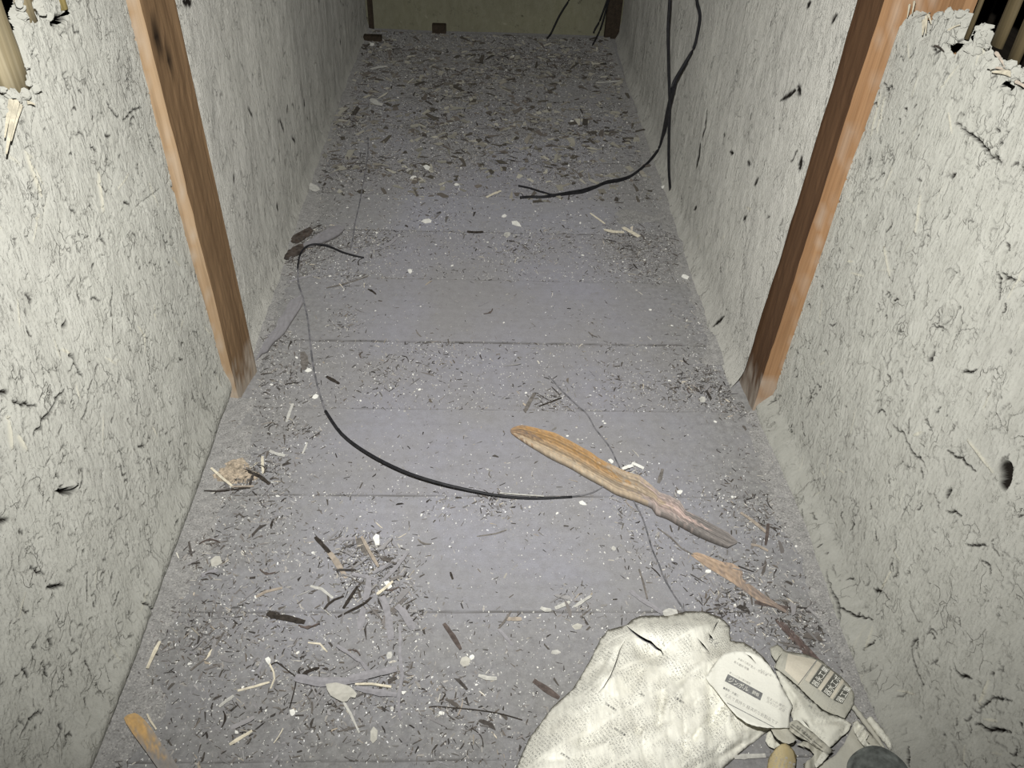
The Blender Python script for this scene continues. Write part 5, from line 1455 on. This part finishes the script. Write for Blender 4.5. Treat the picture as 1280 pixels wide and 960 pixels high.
# folded strip with ruled lines
P4 = [(986,905),(991,901),(996,900),(1006,908),(1016,915),(1027,925),(1038,935),(1042,938),(1036,943),(1030,940),(1024,936),(1012,928),(1000,922),(992,917),(984,912)]
def z4(u, v): return 0.040+0.004*math.sin((u+v)*0.25)
news4 = empty('paper_strip', at(1014, 922), 'folded newspaper strip with ruled lines below the bright page', 'paper')
sheet('sheet', P4, z4, M_newsbeige, 3.0, [], news4, 5)
axd, upd = rowd(math.radians(42))
line('経済 市場 電話 三二', (995,908), 3.4, M_inkd, z4, news4, axd, upd, 0.0014)
for q in (0, 2.6): block('printed_rule', [(988+q*0.7,907.5-q),(1026+q*0.7,937-q),(1025.6+q*0.7,937.6-q),(987.6+q*0.7,908.1-q)], z4, M_inkd, news4, 0.0012, 8)
# crumpled bridge of paper between flap and strip
P5 = [(964,912),(970,909),(984,910),(990,916),(996,923),(992,928),(986,930),(978,928),(972,924),(967,918)]
F5 = Folds((960,905,1000,935), 10, 39, 0.3, 0.9, 0.0025, (3, 8))
o = sheet('crumpled_paper', P5, lambda u, v: 0.046+F5(u, v)+0.00006*(v-910), M_newsbeige, 2.6, [], None, 6)
tag(o, 'small beige crumpled paper fold under the tip of the newspaper flap', 'paper'); recenter(o)
P6 = [(959,916),(963,913),(968,924),(975,931),(968,936),(961,933),(957,926)]
o = sheet('crumpled_paper', P6, lambda u, v: 0.020+0.002*math.sin(u*0.6), M_newswhite, 2.6, [], None, 7)
tag(o, 'small bright white paper corner left of the yellowed scrap', 'paper'); recenter(o)
# curled piece right of the yellow scrap
P7 = [(996,930),(1004,926),(1014,929),(1024,936),(1030,941),(1036,944),(1028,953),(1018,960),(1008,968),(1004,955),(1014,948),(1018,943),(1012,936),(1004,934)]
o = sheet('crumpled_paper', P7, lambda u, v: 0.030+0.006*math.sin(u*0.35), M_newsbeige, 2.6, [([(1003,932),(1011,937),(1016,944)], 1.1)], None, 8)
tag(o, 'curled grey paper edge right of the yellowed scrap', 'paper'); recenter(o)
P7b = [(1018,955),(1024,945),(1030,938),(1036,944),(1028,954),(1020,960)]
o = sheet('crumpled_paper', P7b, lambda u, v: 0.040, M_newswhite, 2.6, [], None, 9)
tag(o, 'small white paper corner at the end of the ruled strip', 'paper'); recenter(o)
# beige sheet under everything at lower right
P8 = [(1000,990),(1016,961),(1030,953),(1044,944),(1055,930),(1064,912),(1068,902),(1076,905),(1086,915),(1098,928),(1112,946),(1130,975),(1120,1010)]
F8 = Folds((1010,900,1130,990), 18, 49, 1.0, 0.8, 0.0025, (4, 10))
o = sheet('crumpled_paper', P8, lambda u, v: 0.016+F8(u, v), M_newsbeige, 3.2, [], None, 10)
tag(o, 'flat beige paper sheet under the dark stone at the lower right', 'paper'); recenter(o)
P8b = [(1066,903),(1072,900),(1080,908),(1086,918),(1082,925),(1090,932),(1082,934),(1074,926),(1068,916)]
o = sheet('crumpled_paper', P8b, lambda u, v: 0.030+0.004*math.sin(u*0.5+v*0.3), M_newswhite, 2.6, [], None, 11)
tag(o, 'small white crumpled paper above the dark stone', 'paper'); recenter(o)
# twisted rolls
def roll(px, rad, z, mat, label):
    me = tube_me('paper_roll', [at(u, v, z+0.002*math.sin(i)) for i, (u, v) in enumerate(px)], lambda t: rad*(0.7+0.3*math.sin(math.pi*min(1, t+0.2)))*(1+0.12*math.sin(t*40)), 10, 5)
    o = link('paper_roll', me, mat); tag(o, label, 'paper'); return recenter(o)
roll([(1066,883),(1074,893),(1082,904),(1092,917),(1102,932),(1106,940)], 0.0042, 0.012, M_newsbeige, 'thin twisted grey-beige paper roll rising to the grey page corner')
roll([(1086,898),(1094,908),(1102,918),(1110,928),(1118,940),(1124,952)], 0.0060, 0.012, M_newswhite, 'thicker pale twisted paper roll along the foot of the right wall')
# yellowed scrap
PY = [(955,985),(958,962),(960,950),(964,942),(970,935),(976,930),(982,929),(988,933),(993,939),(996,945),(995,955),(993,965),(990,990)]
yel = empty('paper_scrap', at(977, 960), 'yellowed curled scrap of newspaper standing up at the bottom edge', 'paper')
zy = lambda u, v: 0.062-0.020*((u-976)/20.0)**2+0.0002*(v-930)
sheet('sheet', PY, zy, M_yellow, 2.6, [], yel, 12)
axd, upd = rowd(math.radians(-72))
for k in range(5): line('木工所の仕事'[k:k+4], (968+k*6, 962+2*(k % 2)), 4.2, M_inkp, zy, yel, axd, upd, 0.0012)
# pale reed under the paper
R('straw', [(918,947,.006),(935,945,.006),(957,944,.006)], 6, M_pale, 'pale grey reed between the big newspaper and the yellowed scrap', 'straw', z=.006)

# --- dark rounded stone at the lower right corner
bm = bmesh.new(); bmesh.ops.create_uvsphere(bm, u_segments=48, v_segments=28, radius=1.0)
A, B = at(1055, 962, 0.03), at(1130, 962, 0.03)
rx = (B-A).length/2*0.98
cz = 0.022
ctr = Vector(((A.x+B.x)/2, at(1090, 962, 0.03).y-0.012, cz))
sr = np.random.RandomState(9)
for v in bm.verts:
    w = 1+0.03*math.sin(v.co.x*3+1)+0.03*math.sin(v.co.y*4+v.co.z*3)
    v.co = Vector((v.co.x*rx*w, v.co.y*rx*0.95*w, v.co.z*0.036*w))
me = bpy.data.meshes.new('rounded_stone'); bm.to_mesh(me); bm.free()
me.polygons.foreach_set('use_smooth', [True]*len(me.polygons))
o = link('rounded_stone', me, M_stone); o.location = ctr + Vector((0, 0, 0.014))
tag(o, 'dark mottled grey rounded stone on the paper at the bottom right edge', 'stone')
